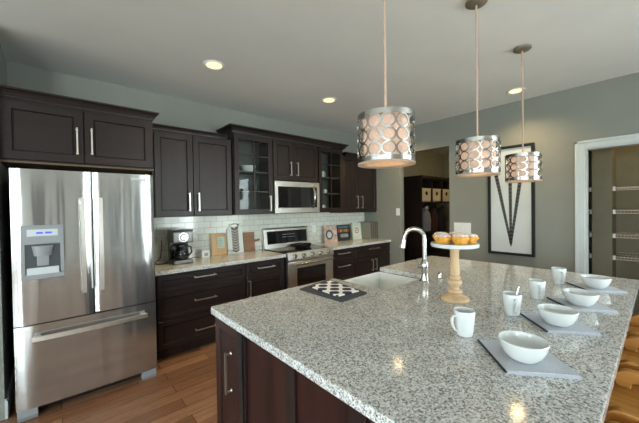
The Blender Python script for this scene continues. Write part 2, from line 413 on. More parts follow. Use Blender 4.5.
for a, c in REARX:
    k += 1
    f = MB()
    for x0, x1 in ((a, a + 0.07), (c - 0.07, c), ((a + c) / 2 - 0.04, (a + c) / 2 + 0.04)): f.box(x0, x1, YB - 0.08, YB + 0.015, 0.3, 2.6)
    for z0, z1 in ((0.3, 0.37), (2.53, 2.6), (1.46, 1.54)): f.box(a, c, YB - 0.075, YB + 0.01, z0, z1)
    o = struct('window_%d' % k, f, 'trim')
    MB().box(a + 0.02, c - 0.02, YB - 0.04, YB - 0.036, 0.32, 2.58).build('window_pane', 'glass', o)
for a, c in SIDEY:
    k += 1
    f = MB()
    for y0, y1 in ((a, a + 0.07), (c - 0.07, c), ((a + c) / 2 - 0.04, (a + c) / 2 + 0.04)): f.box(XL - 0.08, XL + 0.015, y0, y1, 0.35, 2.55)
    for z0, z1 in ((0.35, 0.42), (2.48, 2.55)): f.box(XL - 0.075, XL + 0.01, a, c, z0, z1)
    o = struct('window_%d' % k, f, 'trim')
    MB().box(XL - 0.04, XL - 0.036, a + 0.02, c - 0.02, 0.37, 2.53).build('window_pane', 'glass', o)
k += 1; a, c = RIGHTY; f = MB()
for y0, y1 in ((a, a + 0.07), (c - 0.07, c), ((a + c) / 2 - 0.04, (a + c) / 2 + 0.04)): f.box(XR - 0.015, XR + 0.08, y0, y1, 0.35, 2.55)
for z0, z1 in ((0.35, 0.42), (2.48, 2.55), (1.42, 1.48)): f.box(XR - 0.01, XR + 0.075, a, c, z0, z1)
o = struct('window_%d' % k, f, 'trim')
MB().box(XR + 0.036, XR + 0.04, a + 0.02, c - 0.02, 0.37, 2.53).build('window_pane', 'glass', o)
# backsplash, baseboards, trim
struct('wall_backsplash', MB().box(0.70, XR, -0.010, 0, 0.905, 1.50), 'tile')
def baseboard_y(name, x, y0, y1, sgn):
    b = MB().box(x, x + sgn * 0.016, y0, y1, 0, 0.13, 0.002).box(x, x + sgn * 0.010, y0, y1, 0.13, 0.148, 0.003); struct(name, b, 'trim')
baseboard_y('baseboard_left', -0.315, -0.74, 0, 1)
baseboard_y('baseboard_right', XR, PY0 + 0.09, OY1, -1)
b = MB()   # casing round the pantry doorway: two stepped profiles
for y0, y1, z0, z1 in ((PY0, PY0 + 0.088, 0, PZ + 0.088), (PY1 - 0.088, PY1, 0, PZ + 0.088), (PY1, PY0, PZ, PZ + 0.088)):
    b.box(XR - 0.018, XR, y0, y1, z0, z1, 0.003)
b.box(XR - 0.026, XR, PY0 + 0.060, PY0 + 0.088, 0, PZ + 0.088, 0.004).box(XR - 0.026, XR, PY1 - 0.088, PY1 - 0.06, 0, PZ + 0.088, 0.004).box(XR - 0.026, XR, PY1 - 0.088, PY0 + 0.088, PZ + 0.06, PZ + 0.088, 0.004)
struct('trim_1', b, 'trim')
struct('trim_2', MB().box(XR - 0.002, XR + 0.122, PY0 - 0.016, PY0, 0, PZ).box(XR - 0.002, XR + 0.122, PY1, PY1 + 0.016, 0, PZ).box(XR - 0.002, XR + 0.122, PY1 + 0.016, PY0 - 0.016, PZ - 0.016, PZ), 'trim')
# mudroom shell behind the opening
struct('wall_mudroom_back', MB().box(XR + 0.12, 7.9, -0.07, 0.05, 0, H), 'mud')
struct('wall_mudroom_far', MB().box(7.79, 7.9, -2.7, -0.07, 0, H), 'mud')
struct('wall_mudroom_side', MB().box(XR + 0.12, 7.9, -2.78, -2.66, 0, H), 'mud')
# pantry shell: a stub wall between two shelf alcoves
struct('wall_pantry_back', MB().box(5.82, 5.92, -5.0, -2.78, 0, H), 'pantry')
struct('wall_pantry_side', MB().box(XR + 0.12, 5.92, -5.08, -5.0, 0, H), 'pantry')
struct('wall_pantry_stub', MB().box(5.30, 5.82, -3.51, -3.32, 0, H), 'pantry')

# ------------------------------------------------------------------ recessed lights
def can(x, y, label):
    t = thing('recessed_light', label, 'light', (x, y, H), 'recessed ceiling lights')
    MB().lathe([(0.098, 0), (0.098, -0.004), (0.085, -0.010), (0.075, -0.006), (0.068, 0.0)], (x, y, H), 36).build('trim_ring', 'white', t)
    MB().lathe([(0.0, -0.005), (0.04, -0.006), (0.074, -0.004), (0.074, -0.001), (0, -0.001)], (x, y, H), 32).build('lens', 'lens', t)
    l = bpy.data.lights.new('recessed_lamp', 'SPOT'); l.energy = 50; l.color = (1.0, 0.72, 0.36); l.spot_size = math.radians(135); l.spot_blend = 0.9; l.shadow_soft_size = 0.07
    o = bpy.data.objects.new('recessed_lamp', l); C.objects.link(o); o.parent = t; o.location = (0, 0, -0.02)
can(1.153, -1.118, 'recessed ceiling light above the coffee maker and drawers')
can(2.642, -1.125, 'recessed ceiling light above the range and microwave')
can(4.09, -1.13, 'recessed ceiling light in the kitchen corner, near the mudroom opening')
can(4.18, -2.77, 'recessed ceiling light close to the wall with the framed art')

# ------------------------------------------------------------------ cabinetry helpers
def glass_frame(mb, P, u0, u1, v0, v1, rail=0.062, th=0.02):
    def bx(a, b_, c, d, w0, w1):
        q = [P(x, y, z) for z in (w0, w1) for x, y in ((a, c), (b_, c), (b_, d), (a, d))]
        mb.faces(q, [(0, 1, 2, 3), (4, 5, 6, 7), (0, 1, 5, 4), (1, 2, 6, 5), (2, 3, 7, 6), (3, 0, 4, 7)])
    bx(u0, u0 + rail, v0, v1, 0, th); bx(u1 - rail, u1, v0, v1, 0, th); bx(u0 + rail, u1 - rail, v0, v0 + rail, 0, th); bx(u0 + rail, u1 - rail, v1 - rail, v1, 0, th)
    m = (u0 + u1) / 2; h = v1 - rail - 0.20
    bx(m - 0.009, m + 0.009, v0 + rail, v1 - rail, 0.004, th - 0.002); bx(u0 + rail, u1 - rail, h - 0.009, h + 0.009, 0.004, th - 0.003)
def pull(P, u, v, length, vertical, parent, r=0.006, stand=0.032):
    b = MB(); h = length / 2
    e = (lambda t: P(u, v + t, stand)) if vertical else (lambda t: P(u + t, v, stand))
    q = (lambda t, w_: P(u, v + t, w_)) if vertical else (lambda t, w_: P(u + t, v, w_))
    b.tube([e(-h), e(h)], r * 1.25, 4)
    for t in (-h + 0.012, h - 0.012):
        b.cyl(q(t, 0.0), q(t, stand), r * 0.9, n=10); b.cyl(q(t, 0.0), q(t, 0.006), r * 1.7, r * 1.2, n=12)
    return b.build('handle', 'nickel', parent)
def front_y(yf): return lambda u, v, w_: Vector((u, yf - w_, v))
def door(t, P, u0, u1, v0, v1, hu=None, hv=None, hl=0.22, mat='cab', rail=0.06, name='door', vert=True):
    b = MB(); shaker(b, P, u0, u1, v0, v1, rail); d = b.build(name, mat, t)
    if hu is not None: pull(lambda u, v, w_: P(u, v, w_ + 0.02), hu, hv, hl, vert, d)
    return d
def crown(t, x0, x1, yf, z0, z1, proj=0.05, left=True, right=True):
    b = MB(); n = 7; h = z1 - z0
    prof = [(0.0, 0.0), (0.012, 0.0), (0.014, 0.15), (0.022, 0.2), (0.028, 0.45), (0.045, 0.72), (0.058, 0.8), (0.058, 1.0), (0.0, 1.0)]
    sc = proj / 0.058
    vs = []; fs = []
    for p, q in prof:
        p *= sc; z = z0 + q * h
        vs += [Vector((x0 - (p if left else 0), -0.001, z)), Vector((x0 - (p if left else 0), yf - p, z)), Vector((x1 + (p if right else 0), yf - p, z)), Vector((x1 + (p if right else 0), -0.001, z))]
    m = len(prof)
    for i in range(m):
        j = (i + 1) % m
        for k in range(3): fs.append((4 * i + k, 4 * i + k + 1, 4 * j + k + 1, 4 * j + k))
    fs.append(tuple(4 * i for i in range(m))); fs.append(tuple(4 * i + 3 for i in reversed(range(m))))
    b.faces(vs, fs); return b.build('crown_moulding', 'cabx', t, smooth=25)

# ------------------------------------------------------------------ hung cabinets on the back wall
# over the refrigerator
t = thing('kitchen_cabinet', 'deep dark two-door cabinet above the refrigerator', 'cabinet', (0.21, -0.33, 1.905), 'dark hung cabinets')
MB().box(-0.312, 0.720, -0.655, -0.002, 1.92, 2.40).build('body', 'cab', t)
MB().box(-0.312, 0.720, -0.655, -0.002, 1.905, 1.9195).build('bottom_panel', 'under', t)
P = front_y(-0.656)
door(t, P, -0.306, 0.186, 1.93, 2.375, 0.142, 2.11, 0.225, 'cabx', 0.062); door(t, P, 0.194, 0.712, 1.93, 2.375, 0.240, 2.118, 0.225, 'cabx', 0.062)
crown(t, -0.312, 0.720, -0.656, 2.401, 2.468, 0.05, False, True)
# plain two-door beside it
t = thing('kitchen_cabinet', 'dark two-door cabinet between the refrigerator cabinet and the glass-front one', 'cabinet', (1.25, -0.17, 1.44), 'dark hung cabinets')
MB().box(0.785, 1.688, -0.31, -0.002, 1.44, 2.40).build('body', 'cab', t)
P = front_y(-0.311)
door(t, P, 0.80, 1.203, 1.452, 2.375, 1.153, 1.61, 0.215); door(t, P, 1.209, 1.676, 1.452, 2.375, 1.258, 1.61, 0.215)
crown(t, 0.786, 1.62, -0.331, 2.401, 2.447, 0.035, False, False)
def glass_cab(x0, x1, yf, label, hx):
    t = thing('glass_door_cabinet', label, 'cabinet', ((x0 + x1) / 2, -0.17, 1.445), 'dark hung cabinets')
    th = 0.018
    MB().box(x0, x0 + th, yf, -0.002, 1.445, 2.50).box(x1 - th, x1, yf, -0.002, 1.445, 2.50).box(x0 + th, x1 - th, yf, -0.002, 1.445, 1.47).box(x0 + th, x1 - th, yf, -0.002, 2.475, 2.50).build('body', 'cab', t)
    MB().box(x0 + th, x1 - th, -0.016, -0.004, 1.47, 2.475).build('back_panel', 'inside', t)
    for z in (1.76, 2.02): MB().box(x0 + th + 0.001, x1 - th - 0.001, yf + 0.03, -0.018, z - 0.015, z, 0.002).build('shelf', 'inside', t)
    P = front_y(yf - 0.001); b = MB(); glass_frame(b, P, x0 + 0.01, x1 - 0.01, 1.455, 2.48); d = b.build('door', 'cab', t)
    MB().box(x0 + 0.065, x1 - 0.065, yf - 0.008, yf - 0.005, 1.51, 2.425).build('pane', 'glass', d)
    if hx: pull(lambda u, v, w_: P(u, v, w_ + 0.02), hx, 1.59, 0.215, True, d)
    return t
glass_cab(1.692, 2.272, -0.345, 'dark glass-front cabinet left of the microwave, muntined pane', 2.212)
t = thing('kitchen_cabinet', 'short dark two-door cabinet directly above the microwave', 'cabinet', (2.69, -0.17, 1.91), 'dark hung cabinets')
MB().box(2.274, 3.108, -0.345, -0.002, 1.912, 2.50).build('body', 'cab', t)
P = front_y(-0.346)
door(t, P, 2.284, 2.617, 1.922, 2.48, 2.567, 2.09, 0.2); door(t, P, 2.623, 3.098, 1.922, 2.48, 2.690, 2.095, 0.2)
glass_cab(3.110, 3.668, -0.345, 'dark glass-front cabinet right of the microwave, small cups inside', None)
t = thing('crown_rail', 'dark crown moulding over the taller middle group of cabinets', 'moulding', (2.68, -0.2, 2.5))
crown(t, 1.690, 3.670, -0.366, 2.501, 2.575, 0.07); 
t = thing('kitchen_cabinet', 'dark two-door cabinet in the corner by the right wall', 'cabinet', (4.14, -0.17, 1.42), 'dark hung cabinets')
MB().box(3.672, XR - 0.003, -0.31, -0.002, 1.425, 2.42).build('body', 'cab', t)
P = front_y(-0.311)
door(t, P, 3.684, 4.105, 1.437, 2.40, 4.045, 1.61, 0.225); door(t, P, 4.111, XR - 0.012, 1.437, 2.40, 4.172, 1.61, 0.225)
crown(t, 3.672 + 0.08, XR - 0.003, -0.331, 2.405, 2.47, 0.035, False, False)
# dishes behind the glass
def simple_lathe(name, prof, loc, mat, label, cat, group=None, n=28):
    o = MB().lathe(prof, loc, n).build(name, mat, base=loc); return tag(o, label, cat, group)
BOWL = [(0.0, 0.0), (0.045, 0.0), (0.05, 0.006), (0.075, 0.03), (0.092, 0.065), (0.096, 0.07), (0.089, 0.066), (0.07, 0.033), (0.042, 0.012), (0, 0.010)]
simple_lathe('serving_bowl', [(r * 1.15, z * 1.25) for r, z in BOWL], (1.99, -0.17, 2.0202), 'china', 'white bowl on the top shelf of the left glass-front cabinet', 'bowl')
CUP = [(0, 0), (0.028, 0), (0.032, 0.004), (0.04, 0.06), (0.042, 0.085), (0.038, 0.085), (0.035, 0.06), (0.027, 0.01), (0, 0.009)]
for k, (x, y) in enumerate([(1.83, -0.18), (1.95, -0.12), (2.08, -0.2)]):
    simple_lathe('glass_tumbler', CUP, (x, y, 1.7602), 'glass', ['clear tumbler on the middle cabinet shelf, leftmost of three', 'clear tumbler on the middle cabinet shelf, middle of three', 'clear tumbler on the middle cabinet shelf, rightmost of three'][k], 'glass', 'tumblers behind glass', 20)
PLATE = [(0, 0), (0.07, 0), (0.075, 0.004), (0.115, 0.016), (0.117, 0.019), (0.07, 0.008), (0, 0.007)]
for k in range(4):
    simple_lathe('dinner_plate', PLATE, (1.86, -0.17, 1.4702 + 0.0095 * k), 'china', ['white plate at the bottom of the stack in the left glass-front cabinet', 'white plate second from bottom in the glass-front cabinet stack', 'white plate second from top in the glass-front cabinet stack', 'white plate on top of the stack in the left glass-front cabinet'][k], 'plate', 'stacked plates behind glass')
def mug_obj(loc, rz, label, group=None, sc=1.0, teeth=None):
    t = thing('mug', label, 'mug', loc, group, rz)
    pr = [(0, 0), (0.030, 0), (0.034, 0.003), (0.037, 0.02), (0.043, 0.075), (0.0455, 0.112), (0.0445, 0.115), (0.0425, 0.113), (0.040, 0.075), (0.034, 0.02), (0.028, 0.008), (0, 0.007)]
    MB().lathe([(r * sc, z * sc) for r, z in pr], (0, 0, 0), 32).build('body', 'china', t, local=True)
    pts = [(0.040, 0.092), (0.055, 0.093), (0.064, 0.082), (0.065, 0.064), (0.058, 0.042), (0.047, 0.028), (0.034, 0.022)]
    MB().tube([(x * sc, 0, z * sc) for x, z in pts], 0.0055 * sc, 8, flat=(1, 1.5)).build('handle', 'china', t, local=True)
    return t
mug_obj((3.36, -0.17, 2.0202), -0.3, 'white mug on the top shelf of the right glass-front cabinet', 'mugs behind glass', 0.95)
mug_obj((3.42, -0.17, 1.7602), -0.3, 'small white cup on the middle shelf of the right glass-front cabinet', 'mugs behind glass', 0.6)
mug_obj((3.36, -0.17, 1.4702), -0.3, 'white cup on the bottom of the right glass-front cabinet', 'mugs behind glass', 0.85)

# ------------------------------------------------------------------ base cabinets
YF = -0.60
def base_cab(x0, x1, label):
    t = thing('base_cabinet', label, 'cabinet', ((x0 + x1) / 2, -0.3, 0), 'dark base cabinets')
    MB().box(x0, x1, YF, -0.012, 0.105, 0.872).build('body', 'cab', t)
    MB().box(x0, x1, YF + 0.055, YF + 0.07, 0, 0.104).build('toe_kick', 'cab', t)
    return t
P = front_y(YF - 0.001); hp = lambda u, v, w_: P(u, v, w_ + 0.02)
t = base_cab(0.728, 1.700, 'wide dark base cabinet with three long drawers, next to the refrigerator')
for v0, v1, hv in ((0.690, 0.856, 0.80), (0.405, 0.682, 0.553), (0.118, 0.397, 0.232)):
    door(t, P, 0.738, 1.692, v0, v1, 1.21, hv, 0.24, 'cabx', 0.045, 'drawer', False)
t = base_cab(1.704, 2.268, 'narrow dark base cabinet with drawer over door, left of the range')
door(t, P, 1.714, 2.26, 0.690, 0.856, 1.98, 0.785, 0.24, 'cabx', 0.045, 'drawer', False)
door(t, P, 1.714, 2.26, 0.118, 0.682, 1.745, 0.54, 0.22)
t = base_cab(3.128, 3.652, 'dark base cabinet with a bank of drawers, right of the range')
for v0, v1, hv in ((0.690, 0.856, 0.80), (0.405, 0.682, 0.60), (0.118, 0.397, 0.30)):
    door(t, P, 3.136, 3.642, v0, v1, 3.39, hv, 0.26, 'cabx', 0.045, 'drawer', False)
t = base_cab(3.656, XR - 0.003, 'dark base cabinet with wide drawer over two doors, in the corner')
door(t, P, 3.666, XR - 0.014, 0.690, 0.856, 4.14, 0.80, 0.26, 'cabx', 0.045, 'drawer', False)
door(t, P, 3.666, 4.13, 0.118, 0.682, 4.085, 0.52, 0.2); door(t, P, 4.137, XR - 0.014, 0.118, 0.682, 4.185, 0.52, 0.2)
def slab(name, x0, x1, y0, y1, z0, z1, label):
    return tag(MB().box(x0, x1, y0, y1, z0, z1, 0.006, 2).build(name, 'granite'), label, 'countertop')
slab('countertop', 0.715, 2.272, -0.648, -0.011, 0.873, 0.914, 'speckled granite countertop between the refrigerator and the range')
slab('countertop', 3.122, XR - 0.002, -0.648, -0.011, 0.873, 0.914, 'speckled granite countertop between the range and the corner')

# ------------------------------------------------------------------ refrigerator
FX0, FX1, FY, FS = -0.247, 0.664, -0.887, 0.2185
t = thing('refrigerator', 'stainless steel french door refrigerator with bottom freezer drawer', 'refrigerator', (0.21, -0.45, 0))
MB().box(FX0 + 0.004, FX1 - 0.004, -0.80, -0.05, 0.08, 1.80, 0.004).build('cabinet', 'darkgrey', t)
def bulge_panel(x0, x1, z0, z1, bul=0.012, yb=-0.805):
    pts = []; n = 14
    for i in range(n + 1):
        f = i / n; x = x0 + (x1 - x0) * f; e = min(f, 1 - f) * (x1 - x0)
        y = FY - bul * math.sin(PI * f) * 0.6
        if e < 0.02: y += 0.012 * (1 - e / 0.02) ** 2
        pts.append((x, y))
    pts = [(x0, yb)] + pts + [(x1, yb)]
    return MB().prism(pts, lambda u, v: Vector((u, v, z0)), lambda u, v: Vector((u, v, z1)))
dl = bulge_panel(FX0, FS - 0.004, 0.70, 1.838).build('door', 'steel', t)
dr = bulge_panel(FS + 0.004, FX1, 0.70, 1.838).build('door', 'steel', t)
dz = bulge_panel(FX0, FX1, 0.085, 0.690, 0.010).build('freezer_drawer', 'steel', t)
for x, par in ((0.155, dl), (0.268, dr)):
    pts = [(x, FY - 0.045 - 0.018 * math.sin(PI * i / 10), 0.885 + 0.745 * i / 10) for i in range(11)]
    b = MB().tube(pts, 0.017, 4, flat=(0.75, 1.1), up=(0, 1, 0))
    for z in (0.915, 1.60): b.box(x - 0.010, x + 0.010, FY - 0.05, FY + 0.004, z - 0.02, z + 0.02, 0.003)
    b.build('handle', 'nickel', par)
pts = [(-0.15 + 0.735 * i / 10, FY - 0.048 - 0.016 * math.sin(PI * i / 10), 0.600) for i in range(11)]
b = MB().tube(pts, 0.019, 4, flat=(1.15, 0.75), up=(0, 0, 1))
for x in (-0.125, 0.560): b.box(x - 0.02, x + 0.02, FY - 0.05, FY + 0.004, 0.59, 0.61, 0.003)
b.build('handle', 'nickel', dz)
# dispenser
dx0, dx1, dz0, dz1 = -0.200, 0.036, 1.032, 1.425
b = MB(); yf = FY - 0.018
b.box(dx0, dx1, yf, FY + 0.01, 1.285, dz1, 0.006).box(dx0, dx0 + 0.022, yf, FY + 0.01, dz0, 1.288, 0.004).box(dx1 - 0.02, dx1, yf, FY + 0.01, dz0, 1.288, 0.004)
b.box(dx0, dx1, yf - 0.012, FY + 0.01, dz0, dz0 + 0.035, 0.006)
dd = b.build('dispenser', 'grey', dl)
MB().box(dx0 + 0.02, dx1 - 0.018, FY - 0.011, FY - 0.002, dz0 + 0.03, 1.287).build('dispenser_recess', 'darkgrey', dl)
MB().box(-0.165, 0.004, yf - 0.002, yf + 0.004, 1.345, 1.395, 0.001).build('control_strip', 'lgrey', dl)
for x in (-0.115, -0.066): MB().box(x, x + 0.036, yf - 0.003, yf, 1.362, 1.376).build('display', 'blue', dl)
MB().lathe([(0, 0), (0.05, 0), (0.055, 0.03), (0.062, 0.075), (0, 0.075)], (-0.082, FY - 0.004, 1.20), 20).build('nozzle', 'grey', dl)
MB().box(-0.115, -0.048, FY - 0.022, FY - 0.008, 1.125, 1.205, 0.006).build('paddle', 'grey', dl)
MB().prism_x([(FY - 0.010, 1.065), (FY - 0.032, 1.066), (FY - 0.030, 1.075), (FY - 0.010, 1.115)], dx0 + 0.03, dx1 - 0.03).build('drip_tray', 'lgrey', dl)
MB().box(FX0 + 0.02, FX1 - 0.02, -0.80, -0.72, 0.02, 0.082).build('grille', 'black', t)
for x0, x1 in ((FX0 + 0.005, FX0 + 0.115), (FX1 - 0.115, FX1 - 0.005)):
    MB().prism_x([(-0.72, 0), (FY + 0.025, 0), (FY + 0.012, 0.03), (FY + 0.02, 0.078), (-0.72, 0.078)], x0, x1, 0.004).build('foot', 'grey', t)
text_mesh('logo', 'Whirlpool', 0.030, 'white', dr, lambda c: Vector((0.55 + c.x, FY - 0.0085 - c.z, 1.785 + c.y)))

# ------------------------------------------------------------------ microwave
mx0, mx1, mz0, mz1, myf = 2.277, 3.095, 1.452, 1.905, -0.40
t = thing('microwave', 'stainless over-the-range microwave with curved handle', 'microwave', (2.69, -0.2, mz0))
MB().box(mx0, mx1, -0.372, -0.012, mz0, mz1, 0.004).build('case', 'darkgrey', t)
b = MB().box(mx0, mx1 - 0.002, myf, -0.373, mz1 - 0.075, mz1, 0.005).box(mx0, mx1 - 0.002, myf, -0.373, mz0, mz0 + 0.075, 0.005).box(mx0, mx0 + 0.05, myf, -0.373, mz0 + 0.07, mz1 - 0.07).box(mx1 - 0.05, mx1 - 0.002, myf, -0.373, mz0 + 0.07, mz1 - 0.07)
d = b.build('door', 'steel2', t)
MB().box(mx0 + 0.048, 2.88, myf + 0.004, -0.374, mz0 + 0.07, mz1 - 0.07).build('window_glass', 'blackg', d)
MB().box(2.882, mx1 - 0.048, myf + 0.003, -0.374, mz0 + 0.07, mz1 - 0.07).build('control_panel', 'black', t)
pts = [(2.955, myf - 0.012 - 0.045 * math.sin(PI * i / 12), mz0 + 0.065 + 0.345 * i / 12) for i in range(13)]
MB().tube(pts, 0.017, 10, flat=(0.6, 1.1), up=(0, 1, 0)).build('handle', 'chrome', t)
MB().box(mx0 + 0.03, mx1 - 0.03, -0.36, -0.03, mz0 - 0.006, mz0 - 0.0005).build('vent_grille', 'black', t)

# ------------------------------------------------------------------ range
rx0, rx1, ryf = 2.284, 3.108, -0.655
t = thing('range', 'freestanding stainless range with black glass cooktop and five front knobs', 'range', (2.69, -0.33, 0))
MB().box(rx0, rx1, ryf + 0.03, -0.02, 0.06, 0.905).build('body', 'black', t)
MB().box(rx0 - 0.002, rx1 + 0.002, ryf + 0.03, -0.075, 0.906, 0.925, 0.004).build('cooktop', 'blackg', t)
b = MB()
for x, y, r in ((2.48, -0.23, 0.085), (2.90, -0.23, 0.085), (2.48, -0.47, 0.105), (2.90, -0.47, 0.105)):
    for rr in (r, r * 0.6): MB().lathe([(rr, 0.0002), (rr + 0.004, 0.0006), (rr + 0.004, 0.0002)], (x, y, 0.925), 36).build('burner_ring', 'grey', t)
MB().prism_x([(ryf + 0.03, 0.80), (ryf - 0.030, 0.805), (ryf - 0.034, 0.84), (ryf - 0.012, 0.922), (ryf + 0.03, 0.924)], rx0, rx1, 0.003).build('control_panel', 'steel2', t)
for k in range(5):
    x = rx0 + 0.105 + (rx1 - rx0 - 0.21) * k / 4
    d0 = Vector((0, -0.965, 0.26)); p = Vector((x, ryf - 0.022, 0.870))
    o = MB().cyl(p, p + d0 * 0.012, 0.036, 0.034, 20).cyl(p + d0 * 0.012, p + d0 * 0.035, 0.029, 0.025, 20).build('knob', 'chrome', t)
# oven door with window, handle, drawer
b = MB(); dy0, dy1 = ryf - 0.018, ryf + 0.028
b.box(rx0 + 0.004, rx1 - 0.004, dy0, dy1, 0.705, 0.795, 0.004).box(rx0 + 0.004, rx1 - 0.004, dy0, dy1, 0.235, 0.37, 0.004).box(rx0 + 0.004, rx0 + 0.15, dy0, dy1, 0.365, 0.71, 0.003).box(rx1 - 0.15, rx1 - 0.004, dy0, dy1, 0.365, 0.71, 0.003)
d = b.build('oven_door', 'steel2', t)
MB().box(rx0 + 0.148, rx1 - 0.148, dy0 + 0.003, dy1, 0.368, 0.707).build('oven_window', 'blackg', d)
b = MB().tube([(rx0 + 0.04, dy0 - 0.045, 0.765), (rx1 - 0.04, dy0 - 0.045, 0.765)], 0.015, 12)
for x in (rx0 + 0.07, rx1 - 0.07): b.box(x - 0.014, x + 0.014, dy0 - 0.045, dy0 + 0.002, 0.755, 0.777, 0.003)
b.build('handle', 'chrome', d)
MB().box(rx0 + 0.004, rx1 - 0.004, dy0, dy1, 0.065, 0.222, 0.004).build('storage_drawer', 'steel2', t)
# backguard
b = MB().prism_x([(-0.022, 0.905), (-0.10, 0.925), (-0.085, 1.02), (-0.065, 1.205), (-0.05, 1.222), (-0.022, 1.222)], rx0, rx1, 0.004)
bgd = b.build('backguard', 'steel2', t)
MB().prism_x([(-0.0945, 0.985), (-0.0925, 1.01), (-0.0735, 1.175), (-0.065, 1.175), (-0.08, 0.985)], rx0 + 0.05, rx1 - 0.03).build('display_panel', 'blackg', bgd)
for k in range(8):
    for j in range(2): MB().box(2.60 + 0.03 * k, 2.618 + 0.03 * k, -0.0915, -0.078, 1.075 + 0.04 * j, 1.083 + 0.04 * j).build('button', 'grey', bgd)
# skillet on the rear right burner
t = thing('skillet', 'black skillet resting on the rear right burner', 'pan', (2.87, -0.25, 0.926))
MB().lathe([(0, 0), (0.105, 0), (0.115, 0.005), (0.132, 0.040), (0.135, 0.043), (0.129, 0.042), (0.110, 0.010), (0, 0.007)], (2.87, -0.25, 0.926), 36).build('pan', 'black', t)
MB().tube([(2.745, -0.29, 0.960), (2.68, -0.32, 0.972), (2.60, -0.35, 0.985), (2.555, -0.367, 0.985)], [0.012, 0.010, 0.012, 0.009], 8, flat=(0.6, 1.2)).build('handle', 'black', t)

# ------------------------------------------------------------------ things on the back counter
ZC = 0.9143
t = thing('coffee_maker', 'black and steel drip coffee maker with glass carafe', 'coffee maker', (1.06, -0.29, ZC))
x0, x1, y0, y1 = 0.955, 1.165, -0.40, -0.16
MB().box(x0, x1, y0, y1, ZC, ZC + 0.045, 0.012).build('base', 'darksteel', t)
MB().box(x0 + 0.005, x1 - 0.005, y1 - 0.085, y1, ZC + 0.045, ZC + 0.25, 0.008).build('water_tank', 'black', t)
MB().box(x0 - 0.003, x1 + 0.003, y0 + 0.005, y1, ZC + 0.235, ZC + 0.365, 0.014).build('brew_head', 'darksteel', t)
MB().box(x0 - 0.006, x1 + 0.006, y0, y1 + 0.003, ZC + 0.365, ZC + 0.382, 0.008).build('lid', 'black', t)
MB().cyl((1.06, y0 + 0.004, ZC + 0.30), (1.06, y0 - 0.008, ZC + 0.30), 0.05, n=28).cyl((1.06, y0 - 0.008, ZC + 0.30), (1.06, y0 - 0.022, ZC + 0.30), 0.027, n=24).build('dial', 'chrome', t)
MB().cyl((1.06, y0 - 0.0082, ZC + 0.30), (1.06, y0 - 0.0095, ZC + 0.30), 0.042, n=28).build('dial_face', 'black', t)
cf = MB().lathe([(0, 0), (0.066, 0), (0.078, 0.02), (0.082, 0.06), (0.072, 0.12), (0.058, 0.15), (0.055, 0.15), (0.069, 0.12), (0.079, 0.06), (0.075, 0.022), (0.06, 0.004), (0, 0.004)], (1.06, -0.325, ZC + 0.0455), 32).build('carafe', 'glass', t)
MB().lathe([(0, 0), (0.062, 0), (0.073, 0.02), (0.077, 0.055), (0.070, 0.095), (0, 0.095)], (1.06, -0.325, ZC + 0.051), 28).build('coffee', 'black', t)
MB().lathe([(0.058, 0.148), (0.062, 0.15), (0.06, 0.165), (0.03, 0.175), (0, 0.175)], (1.06, -0.325, ZC + 0.0455), 28).tube([(1.10, -0.375, ZC + 0.20), (1.135, -0.415, ZC + 0.19), (1.14, -0.42, ZC + 0.13), (1.115, -0.39, ZC + 0.09)], 0.009, 8).build('carafe_handle', 'black', t)
pts = [(0.943, -0.2, ZC + 0.006), (0.90, -0.25, ZC + 0.006), (0.84, -0.24, ZC + 0.006), (0.80, -0.16, ZC + 0.006), (0.84, -0.08, ZC + 0.006), (0.90, -0.06, ZC + 0.04), (0.92, -0.05, ZC + 0.15), (0.925, -0.036, ZC + 0.25)]
tag(MB().tube(pts, 0.005, 6).build('power_cord', 'black'), 'black cord looping from coffee maker to wall outlet', 'cord')
def wallplate(name, fn, w_, h_, label, cat, rocker=True, n=1, mat='white'):
    vs = MB(); 
    t = thing(name, label, cat, fn(0, 0, 0))
    def bx(a, b_, c, d, w0, w1, nm, m):
        q = [fn(x, y, z) for z in (w0, w1) for x, y in ((a, c), (b_, c), (b_, d), (a, d))]
        MB().faces(q, [(0, 1, 2, 3), (4, 5, 6, 7), (0, 1, 5, 4), (1, 2, 6, 5), (2, 3, 7, 6), (3, 0, 4, 7)]).build(nm, m, t)
    bx(-w_ / 2, w_ / 2, -h_ / 2, h_ / 2, 0.0005, 0.007, 'plate', mat)
    for k in range(n):
        c = (k - (n - 1) / 2) * w_ / n
        if rocker: bx(c - 0.017, c + 0.017, -0.034, 0.034, 0.007, 0.010, 'rocker', 'lgrey' if mat != 'white' else 'white')
        else:
            for z in (-0.022, 0.022): bx(c - 0.016, c + 0.016, z - 0.014, z + 0.014, 0.007, 0.009, 'socket', 'white')
    return t
wallplate('wall_outlet', lambda u, v, w_: Vector((0.925 + u, -0.0105 - w_, 1.165 + v)), 0.08, 0.125, 'white outlet plate on the tile beside the coffee maker', 'outlet', False)
wallplate('wall_outlet', lambda u, v, w_: Vector((3.30 + u, -0.0105 - w_, 1.165 + v)), 0.08, 0.125, 'white outlet plate on the tile behind the leftmost cookbook', 'outlet', False)
wallplate('light_switch', lambda u, v, w_: Vector((XR - w_, -0.800 - u, 1.425 + v)), 0.075, 0.13, 'white light switch at the edge of the mudroom opening', 'switch')
wallplate('light_switch', lambda u, v, w_: Vector((XR - w_, -1.935 - u, 1.18 + v)), 0.25, 0.165, 'wide white switch plate on the wall behind the cake stand', 'switch', True, 3)
